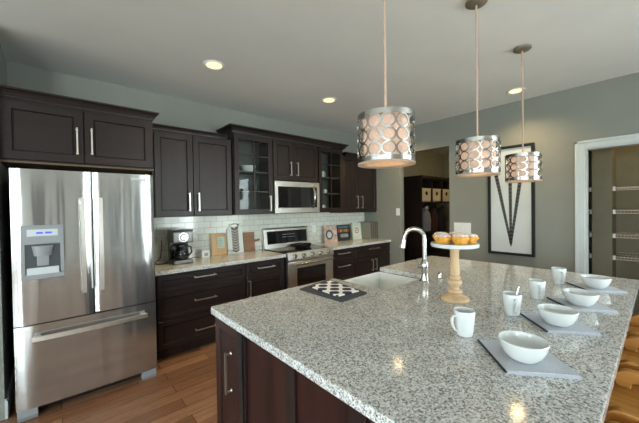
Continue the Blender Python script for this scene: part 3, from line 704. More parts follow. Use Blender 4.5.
# small white tin
t = thing('sugar_tin', 'small white square tin beside the coffee maker', 'tin', (1.405, -0.10, ZC))
MB().box(1.355, 1.455, -0.14, -0.06, ZC, ZC + 0.082, 0.006).build('box', 'china', t); MB().box(1.352, 1.458, -0.143, -0.057, ZC + 0.082, ZC + 0.098, 0.005).build('lid', 'lgrey', t)
MB().box(1.385, 1.43, -0.1415, -0.140, ZC + 0.02, ZC + 0.06).build('printed_panel', 'grey', t)
# leaning boards: helper tilts a y-front slab back against the tile
def lean(mb, y_foot, ang):
    mb.xf(Matrix.Translation((0, y_foot, ZC)) @ Matrix.Rotation(-ang, 4, 'X')); return mb
A = 0.13
t = thing('recipe_plaque', 'pale pine recipe plaque with a mint green card, leaning on the tile', 'plaque', (1.61, -0.07, ZC))
lean(MB().box(1.505, 1.722, -0.008, 0.008, 0, 0.285, 0.006), -0.062, A).build('board', 'pine', t)
M['mint'] = plain('mint_card', (0.45, 0.55, 0.42), 0.7, var=0.04)
lean(MB().box(1.59, 1.69, -0.0105, -0.0085, 0.09, 0.24), -0.062, A).build('card', 'mint', t)
b = MB()
for k in range(6): b.box(1.602, 1.67 - 0.01 * (k % 3), -0.0118, -0.0106, 0.11 + 0.02 * k, 0.115 + 0.02 * k)
lean(b, -0.062, A).build('print_lines', 'grey', t)
M['chev'] = plain('brown_chevron', (0.085, 0.042, 0.022), 0.6, var=0.2, scale=40)
t = thing('serving_board', 'tall white serving board with brown chevron stripe and knobbed top', 'board', (1.85, -0.07, ZC))
M['boardw'] = plain('white_washed_wood', (0.66, 0.67, 0.64), 0.5, var=0.05)
lean(MB().prism_y([(1.735, 0), (1.965, 0), (1.965, 0.32), (1.955, 0.345), (1.745, 0.345), (1.735, 0.32)], -0.009, 0.009, 0.004), -0.058, A).build('board', 'boardw', t)
b = MB()
for k in range(9):
    z = 0.006 + 0.037 * k
    b.prism_y([(1.80, z + 0.030), (1.85, z), (1.90, z + 0.030), (1.90, z + 0.054), (1.85, z + 0.024), (1.80, z + 0.054)], -0.0108, -0.0088)
lean(b, -0.058, A).build('chevron_stripe', 'chev', t)
pts = [(1.85 + 0.055 * math.cos(a_), -0.012, 0.375 + 0.03 * math.sin(a_)) for a_ in [2 * PI * k / 16 for k in range(16)]]
lean(MB().tube(pts, 0.008, 8, True).cyl((1.80, -0.012, 0.37), (1.77, -0.012, 0.40), 0.008).cyl((1.90, -0.012, 0.37), (1.93, -0.012, 0.40), 0.008), -0.058, A).build('handle', 'nickel', t)
t = thing('cutting_board', 'brown striped wooden cutting board with a side handle, lying on its edge', 'cutting board', (2.07, -0.06, ZC))
lean(MB().box(1.972, 2.148, -0.009, 0.009, 0, 0.275, 0.005), -0.05, A).build('board', 'board', t)
lean(MB().tube([(2.146, 0, 0.145), (2.18, 0, 0.147), (2.215, 0, 0.155), (2.235, 0, 0.155)], [0.022, 0.014, 0.016, 0.012], 10, flat=(1, 0.6)), -0.05, A).build('handle', 'board', t)
simple_lathe('glass_dish', [(0, 0), (0.035, 0), (0.04, 0.004), (0.018, 0.02), (0.02, 0.03), (0.06, 0.055), (0.064, 0.075), (0.059, 0.075), (0.055, 0.057), (0.0, 0.035)], (1.725, -0.19, ZC), 'glass', 'small footed glass dish in front of the recipe plaque', 'dish')
# cookbooks
def book(x0, x1, h, y, cover, label):
    t = thing('cookbook', label, 'book', ((x0 + x1) / 2, y, ZC), 'cookbooks on the back counter')
    a_ = 0.10
    def L(mb): mb.xf(Matrix.Translation((0, y, ZC)) @ Matrix.Rotation(-a_, 4, 'X')); return mb
    L(MB().box(x0, x1, -0.0125, -0.0095, 0, h).box(x0, x1, 0.0095, 0.0125, 0, h).box(x0, x0 + 0.003, -0.0125, 0.0125, 0, h)).build('cover', cover, t)
    L(MB().box(x0 + 0.004, x1 - 0.006, -0.009, 0.009, 0.004, h - 0.004)).build('pages', 'white', t)
    return t, L
M['pink'] = plain('blush_cover', (0.50, 0.36, 0.30), 0.5, var=0.35, scale=14); M['coverb'] = plain('charcoal_cover', (0.025, 0.028, 0.03), 0.4)
M['coverw'] = plain('pale_green_cover', (0.50, 0.56, 0.48), 0.5)
M['red'] = plain('tomato_red', (0.5, 0.06, 0.03), 0.5); M['green'] = plain('leaf_green', (0.12, 0.32, 0.06), 0.5); M['orange'] = plain('carrot_orange', (0.65, 0.25, 0.04), 0.5); M['teal'] = plain('faded_teal', (0.10, 0.20, 0.20), 0.5)
t, L = book(3.455, 3.765, 0.285, -0.10, 'pink', 'cookbook with blush cover showing a round dark plate')
L(MB().cyl((3.575, -0.0126, 0.13), (3.575, -0.0136, 0.13), 0.085, n=32)).build('cover_picture', 'darkgrey', t)
L(MB().cyl((3.575, -0.0137, 0.13), (3.575, -0.0145, 0.13), 0.055, n=28)).build('cover_picture', 'lgrey', t)
L(MB().cyl((3.72, -0.0126, 0.155), (3.72, -0.0136, 0.155), 0.03, n=24)).build('cover_picture', 'lgrey', t)
t, L = book(3.79, 4.115, 0.285, -0.085, 'coverb', 'cookbook with black cover and a row of red, green and orange letters')
for k in range(6):
    x = 3.812 + 0.048 * k
    L(MB().box(x, x + 0.036, -0.0138, -0.0126, 0.155, 0.205, 0.001)).build('cover_letter', ['red', 'orange', 'red', 'green', 'orange', 'red'][k], t)
b = MB()
for k in range(7): b.box(3.812 + 0.04 * k, 3.84 + 0.04 * k, -0.0136, -0.0126, 0.225, 0.262)
L(b).build('cover_title', 'teal', t)
L(MB().box(3.86, 4.06, -0.0134, -0.0126, 0.06, 0.12)).build('cover_picture', 'grey', t)
t, L = book(4.12, 4.36, 0.315, -0.15, 'coverw', 'cookbook with pale cover and an orange disc, nearest the corner')
L(MB().cyl((4.235, -0.0126, 0.17), (4.235, -0.0136, 0.17), 0.075, n=32)).build('cover_picture', 'white', t)
L(MB().lathe([(0.038, -0.0005), (0.06, -0.0005), (0.06, 0.0008), (0.038, 0.0008)], (0, 0, 0), 28).xf(Matrix.Translation((4.235, -0.0142, 0.17)) @ Matrix.Rotation(PI / 2, 4, 'X'))).build('cover_picture', 'board', t)
L(MB().cyl((4.235, -0.0137, 0.17), (4.235, -0.0146, 0.17), 0.02, n=20)).build('cover_picture', 'red', t)
t = thing('bread_bin', 'tall taupe metal bread bin in the corner of the back counter', 'bread bin', (4.47, -0.23, ZC))
MB().box(4.365, 4.585, -0.36, -0.06, ZC, ZC + 0.30, 0.012).build('body', 'bread', t)
MB().box(4.355, 4.590, -0.365, -0.055, ZC + 0.30, ZC + 0.322, 0.008).build('lid', 'bread', t)
b = MB()
for k in range(3): b.box(4.40 + 0.06 * k, 4.406 + 0.06 * k, -0.3635, -0.360, ZC + 0.02, ZC + 0.29)
b.build('ribs', 'darkgrey', t)

# ------------------------------------------------------------------ island
IX0, IX1, IY0, IY1 = 0.709, 3.457, -2.055, -3.811
SX0, SX1, SY1 = 1.79, 2.43, -2.585          # sink bay
t = thing('kitchen_island', 'long dark wooden island base with paneled end and pull-out door', 'island', (2.05, -2.8, 0))
bx0, bx1, by0, by1 = 0.748, 3.42, -2.093, -3.50
b = MB().box(bx0, SX0 - 0.01, by1, by0, 0.105, 0.872).box(SX1 + 0.01, bx1, by1, by0, 0.105, 0.872).box(SX0 - 0.01, SX1 + 0.01, by1, SY1 - 0.01, 0.105, 0.872).box(SX0 - 0.01, SX1 + 0.01, SY1 - 0.01, by0, 0.105, 0.62)
b.build('body', 'isl', t)
MB().box(bx0 + 0.01, bx1 - 0.05, by1 + 0.02, by0 - 0.06, 0, 0.104).build('toe_kick', 'cab', t)
Pe = lambda u, v, w_: Vector((bx0 - 0.001 - w_, u, v))       # end face, facing the camera side (-x)
MB().box(bx0 - 0.002, bx0 - 0.028, -2.462, -2.418, 0.02, 0.871).build('corner_post', 'black', t)  # black strip standing in for the dark gap beside the door
d = door(t, Pe, -2.415, -2.096, 0.115, 0.862, None, None, mat='isl', rail=0.058)
pull(lambda u, v, w_: Pe(u, v, w_ + 0.02), -2.312, 0.60, 0.235, True, d)
b = MB(); b.box(bx0 - 0.001, bx0 - 0.004, -3.498, -2.465, 0.02, 0.87)
b.build('end_panel', 'isl', t)
b = MB()
for y0, y1 in ((-2.475, -2.463), (-2.915, -2.845), (-3.30, -3.225), (-3.498, -3.43)):
    b.box(bx0 - 0.0045, bx0 - 0.019, y0, y1, 0.02, 0.87, 0.002)
for z0, z1 in ((0.02, 0.13),):
    for y0, y1 in ((-2.845, -2.475), (-3.225, -2.915), (-3.43, -3.30)): b.box(bx0 - 0.0045, bx0 - 0.018, y0, y1, z0, z1, 0.002)
b.build('panel_frame', 'cab', t)
Pk = lambda u, v, w_: Vector((u, by0 + 0.001 + w_, v))       # kitchen side, facing +y
for u0, u1 in ((0.80, 1.28), (1.29, 1.77), (2.45, 2.93), (2.94, 3.41)):
    door(t, Pk, u0, u1, 0.115, 0.862, (u0 + u1) / 2, 0.77, 0.2, 'isl', vert=False)
for u0, u1 in ((1.79, 2.107), (2.113, 2.43)): door(t, Pk, u0, u1, 0.115, 0.61, (u0 + u1) / 2, 0.55, 0.15, 'isl', vert=False)
poly = [(IX0, IY1), (IX1, IY1), (IX1, IY0), (SX1 + 0.001, IY0), (SX1 + 0.001, SY1 - 0.001), (SX0 - 0.001, SY1 - 0.001), (SX0 - 0.001, IY0), (IX0 + 0.02, IY0), (IX0 + 0.006, IY0 - 0.006), (IX0, IY0 - 0.02)]
tag(MB().prism_z(poly, 0.873, 0.914, 0.005).build('island_countertop', 'granite'), 'large speckled grey granite island countertop with eased edge', 'countertop')
# farmhouse sink
t = thing('apron_sink', 'white farmhouse apron sink set into the island', 'sink', (2.11, -2.32, 0.64))
wl_ = 0.022; z0, z1 = 0.645, 0.8725
b = MB().box(SX0 + 0.001, SX1 - 0.001, SY1 + 0.001, IY0 + 0.012, z0, z0 + 0.025, 0.006)
b.box(SX0 + 0.001, SX0 + wl_, SY1 + 0.001, IY0 + 0.012, z0, z1, 0.006).box(SX1 - wl_, SX1 - 0.001, SY1 + 0.001, IY0 + 0.012, z0, z1, 0.006).box(SX0 + 0.001, SX1 - 0.001, SY1 + 0.001, SY1 + wl_, z0, z1, 0.006).box(SX0 + 0.001, SX1 - 0.001, IY0 - 0.018, IY0 + 0.012, z0, z1, 0.008)
b.build('basin', 'sink', t)
MB().lathe([(0, 0.001), (0.03, 0.001), (0.045, 0.003), (0.045, 0), (0, 0)], (2.11, -2.33, z0 + 0.0252), 24).build('drain', 'chrome', t)
# faucet
fx, fy = 2.238, -2.655
t = thing('faucet', 'brushed nickel gooseneck faucet behind the sink', 'faucet', (fx, fy, 0.9142))
MB().lathe([(0, 0), (0.042, 0), (0.042, 0.006), (0.034, 0.014), (0.028, 0.05), (0.030, 0.09), (0.035, 0.12), (0.033, 0.145), (0.025, 0.165), (0.018, 0.18), (0, 0.18)], (fx, fy, 0.9142), 28).build('base', 'chrome', t)
dirv = Vector((-0.60, 0.80, 0)).normalized(); R = 0.078; zc = 1.262
pts = [Vector((fx, fy, 1.08)), Vector((fx, fy, 1.18)), Vector((fx, fy, zc - 0.01))]
for k in range(1, 15):
    a_ = PI * k / 14 * 0.97; pts.append(Vector((fx, fy, zc + R * math.sin(a_))) + dirv * (R - R * math.cos(a_)))
dn = (pts[-1] - pts[-2]).normalized(); pts.append(pts[-1] + dn * 0.02)
MB().tube(pts, 0.0175, 14).build('spout', 'chrome', t)
p = pts[-1]; MB().cyl(p, p + dn * 0.02, 0.0185, 0.019, 18).cyl(p + dn * 0.02, p + dn * 0.065, 0.019, 0.024, 18).build('spray_head', 'nickel', t)
sd = Vector((-0.72, 0.62, 0)).normalized(); q0 = Vector((fx, fy, 1.035))
MB().cyl(q0, q0 + sd * 0.05, 0.016, 0.018, 16).build('valve', 'chrome', t)
MB().tube([q0 + sd * 0.045, q0 + sd * 0.055 + Vector((0, 0, 0.03)), q0 + sd * 0.075 + Vector((0, 0, 0.055))], [0.010, 0.009, 0.007], 10).build('lever', 'chrome', t)
simple_lathe('air_gap_cap', [(0, 0), (0.022, 0), (0.022, 0.004), (0.016, 0.008), (0.016, 0.045), (0.012, 0.052), (0, 0.053)], (2.395, -2.70, 0.9142), 'chrome', 'small chrome dispenser cap on the granite behind the faucet', 'cap')
# towels
o = MB().prism_z([(1.345, -2.15), (1.36, -2.565), (1.375, -2.575), (1.625, -2.562), (1.700, -2.10), (1.69, -2.09)], 0.9143, 0.926, 0.004).build('kitchen_towel', 'towel'); tag(o, 'folded charcoal kitchen towel lying on the island near the sink', 'towel')
o = MB().prism_z([(1.42, -2.18), (1.40, -2.50), (1.60, -2.515), (1.655, -2.16)], 0.9263, 0.936, 0.004).build('pot_holder', 'trellis'); tag(o, 'navy pot holder with white trellis pattern on the charcoal towel', 'pot holder')

# ------------------------------------------------------------------ cake stand and muffins
cx, cy = 1.927, -3.042; zb = 0.9143
t = thing('cake_stand', 'tall turned wooden cake stand with white plate', 'cake stand', (cx, cy, zb))
pr = [(0, 0), (0.083, 0), (0.087, 0.006), (0.085, 0.014), (0.080, 0.022), (0.056, 0.030), (0.040, 0.036), (0.033, 0.043), (0.040, 0.048), (0.045, 0.058), (0.042, 0.068), (0.029, 0.073), (0.025, 0.084),
      (0.029, 0.092), (0.039, 0.102), (0.044, 0.116), (0.040, 0.130), (0.027, 0.137), (0.027, 0.141), (0.036, 0.146), (0.036, 0.154), (0.025, 0.160), (0.030, 0.172), (0.029, 0.20), (0.026, 0.26), (0.026, 0.315), (0.034, 0.335), (0.05, 0.345), (0, 0.345)]
MB().lathe(pr, (cx, cy, zb), 36).build('pedestal', 'birch', t)
MB().lathe([(0, 0.3452), (0.134, 0.3452), (0.143, 0.349), (0.145, 0.364), (0.141, 0.371), (0.134, 0.369), (0, 0.369)], (cx, cy, zb), 48).build('plate', 'china', t)
zp = zb + 0.3695
def muffin(dx, dy, h, label, s=1.0):
    h *= 0.86
    t = thing('muffin', label, 'muffin', (cx + dx, cy + dy, zp), 'muffins on the cake stand')
    c = (cx + dx, cy + dy, zp)
    wv = lambda f, z: 1 + 0.035 * math.cos(2 * PI * f * 10)
    MB().lathe([(0, 0), (0.034 * s, 0), (0.040 * s, 0.012), (0.048 * s, 0.03 * h), (0, 0.03 * h)], c, 40, wv).build('cup', 'wrap' if h > 1.3 else 'muffin', t)
    MB().lathe([(0, 0.029 * h), (0.049 * s, 0.029 * h), (0.054 * s, 0.036 * h), (0.050 * s, 0.047 * h), (0.040 * s, 0.055 * h), (0, 0.06 * h)], c, 40, wv).build('cake', 'muffin', t)
    MB().lathe([(0, 0.050 * h), (0.046 * s, 0.0515 * h), (0.043 * s, 0.060 * h), (0.03 * s, 0.067 * h), (0, 0.070 * h)], c, 30, lambda f, z: 1 + 0.06 * math.cos(2 * PI * f * 5)).build('icing', 'sugar', t)
rv = Vector((0.752, -0.659)); fv = Vector((0.659, 0.752))
def at(r, f): return (rv.x * r + fv.x * f, rv.y * r + fv.y * f)
muffin(*at(-0.084, -0.02), 1.0, 'golden iced muffin at the left of the cake stand plate', 1.02)
muffin(*at(0.004, -0.068), 1.12, 'iced muffin at the front of the cake stand plate', 0.95)
muffin(*at(0.092, -0.008), 1.0, 'golden iced muffin at the right of the cake stand plate', 1.02)
muffin(*at(0.045, 0.078), 1.1, 'iced muffin at the back of the cake stand, behind the right one')
muffin(*at(-0.055, 0.078), 1.1, 'iced muffin at the back of the cake stand, behind the left one')

# ------------------------------------------------------------------ place settings
bowls = [(1.355, -3.568), (1.872, -3.580), (2.330, -3.606), (2.885, -3.614)]
who = ['nearest the camera', 'second nearest the camera', 'third from the camera', 'farthest from the camera']
ZI = 0.9143
def napkin(x, y, label, k):
    t = thing('napkin', label, 'napkin', (x, y, ZI), 'folded napkins along the island')
    c = [(-0.150, -0.0), (0.06, 0.185), (0.20, -0.02), (0.005, -0.185)]
    c = [(0.055, 0.19), (-0.148, 0.015), (0.005, -0.178), (0.205, -0.005)]
    c = [((0.98 if k == 0 else 0.9) * p_[0], (0.98 if k == 0 else 0.9) * p_[1]) for p_ in c]
    for i, z in enumerate((0.0, 0.0042, 0.0084)):
        s = 1 - 0.012 * i
        n = 10; vs = []
        for a in range(n + 1):
            for b_ in range(n + 1):
                f, g = a / n, b_ / n
                px = (c[0][0] * (1 - f) + c[1][0] * f) * (1 - g) + (c[3][0] * (1 - f) + c[2][0] * f) * g
                py = (c[0][1] * (1 - f) + c[1][1] * f) * (1 - g) + (c[3][1] * (1 - f) + c[2][1] * f) * g
                wv = 0.0018 * math.sin(9 * f + 5 * g + i + k) * min(1, 3 * g) if i == 2 else 0
                vs.append((px * s, py * s, z, wv))
        m = MB(); V = [Vector((p[0], p[1], p[2] + 0.0038 + max(0, p[3]))) for p in vs] + [Vector((p[0], p[1], p[2])) for p in vs]
        F = []; N = n + 1; o_ = N * N
        for a in range(n):
            for b_ in range(n):
                q = (a * N + b_, (a + 1) * N + b_, (a + 1) * N + b_ + 1, a * N + b_ + 1); F.append(q); F.append(tuple(o_ + z_ for z_ in reversed(q)))
        for a in range(n):
            for e_ in ((a * N, (a + 1) * N), ((a + 1) * N + n, a * N + n), (a + 1, a), (n * N + a, n * N + a + 1)):
                F.append((e_[1], e_[0], o_ + e_[0], o_ + e_[1]))
        m.faces(V, F).build('cloth_layer', 'napkin', t, local=True)
    h = MB()  # thin dark tubes along the napkin edges
    for p_, q_ in ((c[0], c[1]), (c[0], c[3]), (c[3], (c[2][0] * 0.72 + c[3][0] * 0.28, c[2][1] * 0.72 + c[3][1] * 0.28))):
        h.tube([(p_[0], p_[1], 0.006), ((p_[0] + q_[0]) / 2, (p_[1] + q_[1]) / 2, 0.006), (q_[0], q_[1], 0.006)], 0.0042, 6)
    h.build('hem', 'hem', t, local=True)
    return t
first = None
for k, (x, y) in enumerate(bowls):
    napkin(x, y, 'folded blue-grey napkin under the bowl ' + who[k], k)
    prof = [(0, 0), (0.048, 0), (0.052, 0.004), (0.068, 0.022), (0.079, 0.048), (0.084, 0.070), (0.0825, 0.073), (0.079, 0.071), (0.074, 0.048), (0.063, 0.025), (0.045, 0.010), (0, 0.008)]
    simple_lathe('soup_bowl', prof, (x, y, ZI + 0.0145), 'china', 'white soup bowl on a napkin, ' + who[k], 'bowl', 'soup bowls along the island', 48)
mugs = [(1.437, -3.310), (1.893, -3.376), (2.335, -3.390), (2.897, -3.402)]
hd = [math.atan2(0.45, -0.80), math.atan2(-0.55, -0.8), math.atan2(-0.55, -0.8), math.atan2(-0.6, -0.8)]
for k, (x, y) in enumerate(mugs):
    mug_obj((x, y, ZI), hd[k], 'white mug standing on the island, ' + who[k], 'mugs along the island', 1.03)
t = thing('teaspoon', 'teaspoon standing in the second mug, slim handle sticking up', 'spoon', (1.918, -3.393, ZI + 0.012))
pts = [(1.890, -3.372, ZI + 0.013), (1.909, -3.388, ZI + 0.09), (1.924, -3.400, ZI + 0.155)]
MB().tube(pts, [0.003, 0.003, 0.0045], 8, flat=(0.5, 1.2)).build('stem', 'chrome', t)

# ------------------------------------------------------------------ stools under the overhang
SZ = 0.645
def stool(x, y, label, group='oak counter stools'):
    t = thing('counter_stool', label, 'stool', (0, 0, 0), group)
    # seat: broad board with a shallow scoop
    n = 12; vs = []; F = []
    for a in range(n + 1):
        for b_ in range(n + 1):
            u = -0.235 + 0.47 * a / n; v = -0.21 + 0.42 * b_ / n
            d = max(0, 1 - (u / 0.2) ** 2) * max(0, 1 - ((v + 0.02) / 0.19) ** 2)
            vs.append(Vector((u, v, SZ - 0.012 * d)))
    N = n + 1; o_ = N * N
    vs += [Vector((p.x, p.y, SZ - 0.038)) for p in vs[:o_]]
    for a in range(n):
        for b_ in range(n):
            q = (a * N + b_, (a + 1) * N + b_, (a + 1) * N + b_ + 1, a * N + b_ + 1); F.append(q); F.append(tuple(o_ + z_ for z_ in reversed(q)))
        for e_ in ((a * N, (a + 1) * N), ((a + 1) * N + n, a * N + n), (a + 1, a), (n * N + a, n * N + a + 1)): F.append((e_[1], e_[0], o_ + e_[0], o_ + e_[1]))
    MB().faces(vs, F).build('seat', 'oak', t, local=True)
    for s in (-1, 1):
        # armrest: a flat bent band with a rounded front corner, open beneath
        pts = []
        y0, y1, z0, z1, r = 0.085, -0.20, SZ + 0.001, SZ + 0.082, 0.05
        pts.append((y0 - 0.012, z0))
        for k in range(7):
            a_ = PI / 2 * k / 6; pts.append((y0 - r + r * math.cos(a_), z1 - r + r * math.sin(a_)))
        pts.append((y1, z1)); pts.append((y1, z1 - 0.048))
        r2 = 0.03
        for k in range(6):
            a_ = PI / 2 * (1 - k / 5); pts.append((y0 - 0.055 - r2 + r2 * math.cos(a_), z1 - 0.048 - r2 + r2 * math.sin(a_)))
        pts.append((y0 - 0.060, z0))
        MB().prism_x(pts, s * 0.185, s * 0.228, 0.004).build('armrest', 'oak', t, local=True)
    b = MB(); p0 = []
    for k in range(13):
        a_ = PI * k / 12; p0.append((0.207 * math.cos(a_), -0.20 - 0.055 * math.sin(a_), SZ + 0.058))
    b.tube(p0, 0.034, 4, flat=(0.98, 0.7), up=(0, 0, 1)); b.build('backrest', 'oak', t, local=True)
    for k in range(3):
        xx = -0.1 + 0.1 * k; yy = -0.20 - 0.055 * math.sin(math.acos(xx / 0.207)); MB().cyl((xx, -0.20, SZ - 0.006), (xx, yy, SZ + 0.05), 0.010, n=10).build('spindle', 'oak', t, local=True)
    for sx in (-1, 1):
        for sy in (-1, 1):
            MB().tube([(sx * 0.16, sy * 0.15, SZ - 0.039), (sx * 0.185, sy * 0.175, 0.3), (sx * 0.215, sy * 0.20, 0.0)], [0.017, 0.019, 0.014], 12).build('leg', 'oakd', t, local=True)
    for sx in (-1, 1): MB().cyl((sx * 0.19, -0.178, 0.28), (sx * 0.19, 0.178, 0.28), 0.011, n=10).build('stretcher', 'oakd', t, local=True)
    for sy in (-1, 1): MB().cyl((-0.195, sy * 0.183, 0.22), (0.195, sy * 0.183, 0.22), 0.011, n=10).build('stretcher', 'oakd', t, local=True)
    t.location = (x, y, 0); return t
st = stool(1.30, -3.855, 'honey oak counter stool at the near end of the island, before the nearest bowl')
for x, lb in ((1.835, 'honey oak counter stool before the second nearest bowl'), (2.365, 'honey oak counter stool before the third bowl'), (2.895, 'honey oak counter stool before the farthest bowl')):
    dup(st, (x, -3.855, 0), 0, lb)

# ------------------------------------------------------------------ pendants
def pendant(x, y, label, zb=1.732, hgt=0.232, R=0.133):
    t = thing('pendant_light', label, 'pendant light', (0, 0, 0), 'drum pendants over the island')
    z1 = zb + hgt; bd = 0.024
    def band(z0, z1_): return [(R, z0), (R + 0.002, z0), (R + 0.002, z1_), (R, z1_), (R, z0)]
    MB().lathe(band(zb + 0.004, zb + bd), (0, 0, 0), 48).build('bottom_band', 'chrome', t, local=True)
    MB().lathe(band(z1 - bd, z1), (0, 0, 0), 48).build('top_band', 'chrome', t, local=True)
    b = MB(); n = 13; rows = 3; za, zz = zb + bd, z1 - bd; rh = (zz - za) / rows; dw = 2 * PI / n
    for j in range(rows):
        for i in range(n):
            m = 20; pa = []
            for k in range(m):
                a_ = 2 * PI * k / m; th = dw * (i + 0.5 * 0) + dw * 0.5 * math.cos(a_); z = za + rh * (j + 0.5) + rh * 0.52 * math.sin(a_)
                pa.append((R + 0.001) * Vector((math.cos(th), math.sin(th), 0)) + Vector((0, 0, z)))
            # flat strip ring on the cylinder
            vs = []
            for k in range(m):
                a_ = 2 * PI * k / m
                for rr, q in ((R, 0.82), (R + 0.003, 0.82), (R + 0.003, 1.05), (R, 1.05)):
                    th = dw * i + dw * 0.5 * q * math.cos(a_); z = za + rh * (j + 0.5) + rh * 0.5 * q * math.sin(a_)
                    vs.append(Vector((rr * math.cos(th), rr * math.sin(th), z)))
            F = []
            for k in range(m):
                k2 = (k + 1) % m
                for c in range(4): F.append((4 * k + c, 4 * k + (c + 1) % 4, 4 * k2 + (c + 1) % 4, 4 * k2 + c))
            b.faces(vs, F)
    b.build('lattice', 'chrome', t, local=True)
    r2 = R - 0.027
    MB().lathe([(r2, zb + 0.002), (r2 + 0.0015, zb + 0.002), (r2 + 0.0015, z1 - 0.004), (r2, z1 - 0.004), (r2, zb + 0.002)], (0, 0, 0), 48).build('inner_shade', 'shade', t, local=True)
    MB().lathe([(0, zb + 0.001), (R - 0.004, zb - 0.002), (R + 0.003, zb - 0.006), (R + 0.003, zb + 0.002), (0, zb + 0.004)], (0, 0, 0), 48).build('diffuser', 'diff', t, local=True)
    MB().cyl((0, 0, zb + 0.10), (0, 0, zb + 0.20), 0.02, n=16).build('socket', 'white', t, local=True)
    MB().lathe([(0, 0.04), (0.02, 0.045), (0.03, 0.065), (0.022, 0.09), (0.015, 0.10), (0, 0.10)], (0, 0, zb), 20).build('bulb', 'bulb', t, local=True)
    b = MB()
    for k in range(3):
        a_ = 2 * PI * k / 3; b.cyl((0, 0, z1 - 0.012), (R * math.cos(a_), R * math.sin(a_), z1 - 0.012), 0.003, n=8)
    b.cyl((0, 0, zb + 0.20), (0, 0, z1 + 0.02), 0.009, n=14); b.build('spider', 'nickel', t, local=True)
    MB().cyl((0, 0, z1 + 0.02), (0, 0, H - 0.03), 0.0062, n=10).build('cord', 'cord', t, local=True)
    MB().lathe([(0, -0.026), (0.03, -0.026), (0.062, -0.020), (0.068, -0.014), (0.068, -0.0005), (0, -0.0005)], (0, 0, H), 32).build('canopy', 'bread', t, local=True)
    l = bpy.data.lights.new('pendant_lamp', 'POINT'); l.energy = 1.6; l.color = (1.0, 0.87, 0.74); l.shadow_soft_size = 0.04
    o = bpy.data.objects.new('pendant_lamp', l); C.objects.link(o); o.parent = t; o.location = (0, 0, zb + 0.15)
    t.location = (x, y, 0); return t
pn = pendant(1.203, -3.045, 'drum pendant with chrome circle lattice, largest and nearest of three')
dup(pn, (2.145, -3.103, 0), 0, 'drum pendant with chrome circle lattice, above the cake stand, middle of three')
dup(pn, (3.09, -3.12, 0), 0, 'drum pendant with chrome circle lattice, in front of the framed art')

# ------------------------------------------------------------------ framed art on the right wall
t = thing('framed_art', 'tall black-framed print of three braided strands meeting at a point', 'picture', (XR, -2.575, 0.84))
ya, yb, za, zb_ = -2.305, -2.855, 0.845, 2.315; fw_ = 0.034; xf0, xf1 = XR - 0.035, XR - 0.001
MB().box(xf0, xf1, yb, ya, za, za + fw_, 0.003).box(xf0, xf1, yb, ya, zb_ - fw_, zb_, 0.003).box(xf0, xf1, ya - fw_, ya, za + fw_, zb_ - fw_, 0.003).box(xf0, xf1, yb, yb + fw_, za + fw_, zb_ - fw_, 0.003).build('frame', 'frame', t)
MB().box(XR - 0.012, XR - 0.008, yb + fw_, ya - fw_, za + fw_, zb_ - fw_).build('paper', 'paper', t)
MB().box(XR - 0.022, XR - 0.019, yb + fw_, ya - fw_, za + fw_, zb_ - fw_).build('pane', 'artglass', t)
tip = (-2.583, 1.00)
for (yt, zt) in ((-2.375, 2.10), (-2.575, 2.20), (-2.735, 2.16)):
    b = MB(); n = 46
    dy, dzv = tip[0] - yt, tip[1] - zt; Ln = math.hypot(dy, dzv); ux, uz = dy / Ln, dzv / Ln
    for k in range(n):
        f0 = k / n; f1 = (k + 0.82) / n; w0 = 0.027 * (1 - 0.45 * f0) ; w1 = w0 * 0.95
        p0 = (yt + dy * f0, zt + dzv * f0); p1 = (yt + dy * f1, zt + dzv * f1)
        b.mat('print' if k % 2 else 'print2')
        poly_ = [(p0[0] - uz * w0, p0[1] + ux * w0), (p0[0] + ux * 0.012, p0[1] + uz * 0.012), (p0[0] + uz * w0, p0[1] - ux * w0), (p1[0] + uz * w1, p1[1] - ux * w1), (p1[0] + ux * 0.012, p1[1] + uz * 0.012), (p1[0] - uz * w1, p1[1] + ux * w1)]
        b.prism_x(poly_, XR - 0.0135, XR - 0.0121)
    b.mat('print').prism_x([(yt - 0.02, zt), (yt + 0.02, zt), (tip[0] + 0.010, tip[1]), (tip[0] - 0.010, tip[1])], XR - 0.0132, XR - 0.0121)
    b.build('braided_strand', None, t)
MB().prism_x([(tip[0] - 0.022, tip[1] + 0.03), (tip[0], tip[1] - 0.05), (tip[0] + 0.022, tip[1] + 0.03)], XR - 0.015, XR - 0.0121).build('tip', 'print', t)

# ------------------------------------------------------------------ mudroom lockers
t = thing('locker_cabinet', 'dark built-in mudroom locker with cubbies and hanging space', 'locker', (6.5, -0.4, 0))
lx0, lx1, ly0, ly1, lz = 5.62, 7.40, -0.69, -0.072, 2.10
b = MB().box(lx0, lx0 + 0.022, ly0, ly1, 0, lz)
b.box(lx0 + 0.022, lx1, ly0, ly1, 0.0, 0.42)
b.box(lx0 + 0.022, lx1, ly1 - 0.012, ly1, 0.42, lz).box(lx0 + 0.022, lx1, ly0, ly1 - 0.012, 1.59, 1.615).box(lx0 + 0.022, lx1, ly0, ly1 - 0.012, lz - 0.02, lz)
b.build('body', 'cab', t)
for k in range(1, 4): MB().box(lx0 + 0.44 * k, lx0 + 0.44 * k + 0.02, ly0 + 0.002, ly1 - 0.013, 1.616, lz - 0.021).build('divider', 'cab', t)
MB().box(lx0 - 0.03, lx1, ly0 - 0.04, ly1, lz, lz + 0.05, 0.008).build('crown_moulding', 'cab', t)
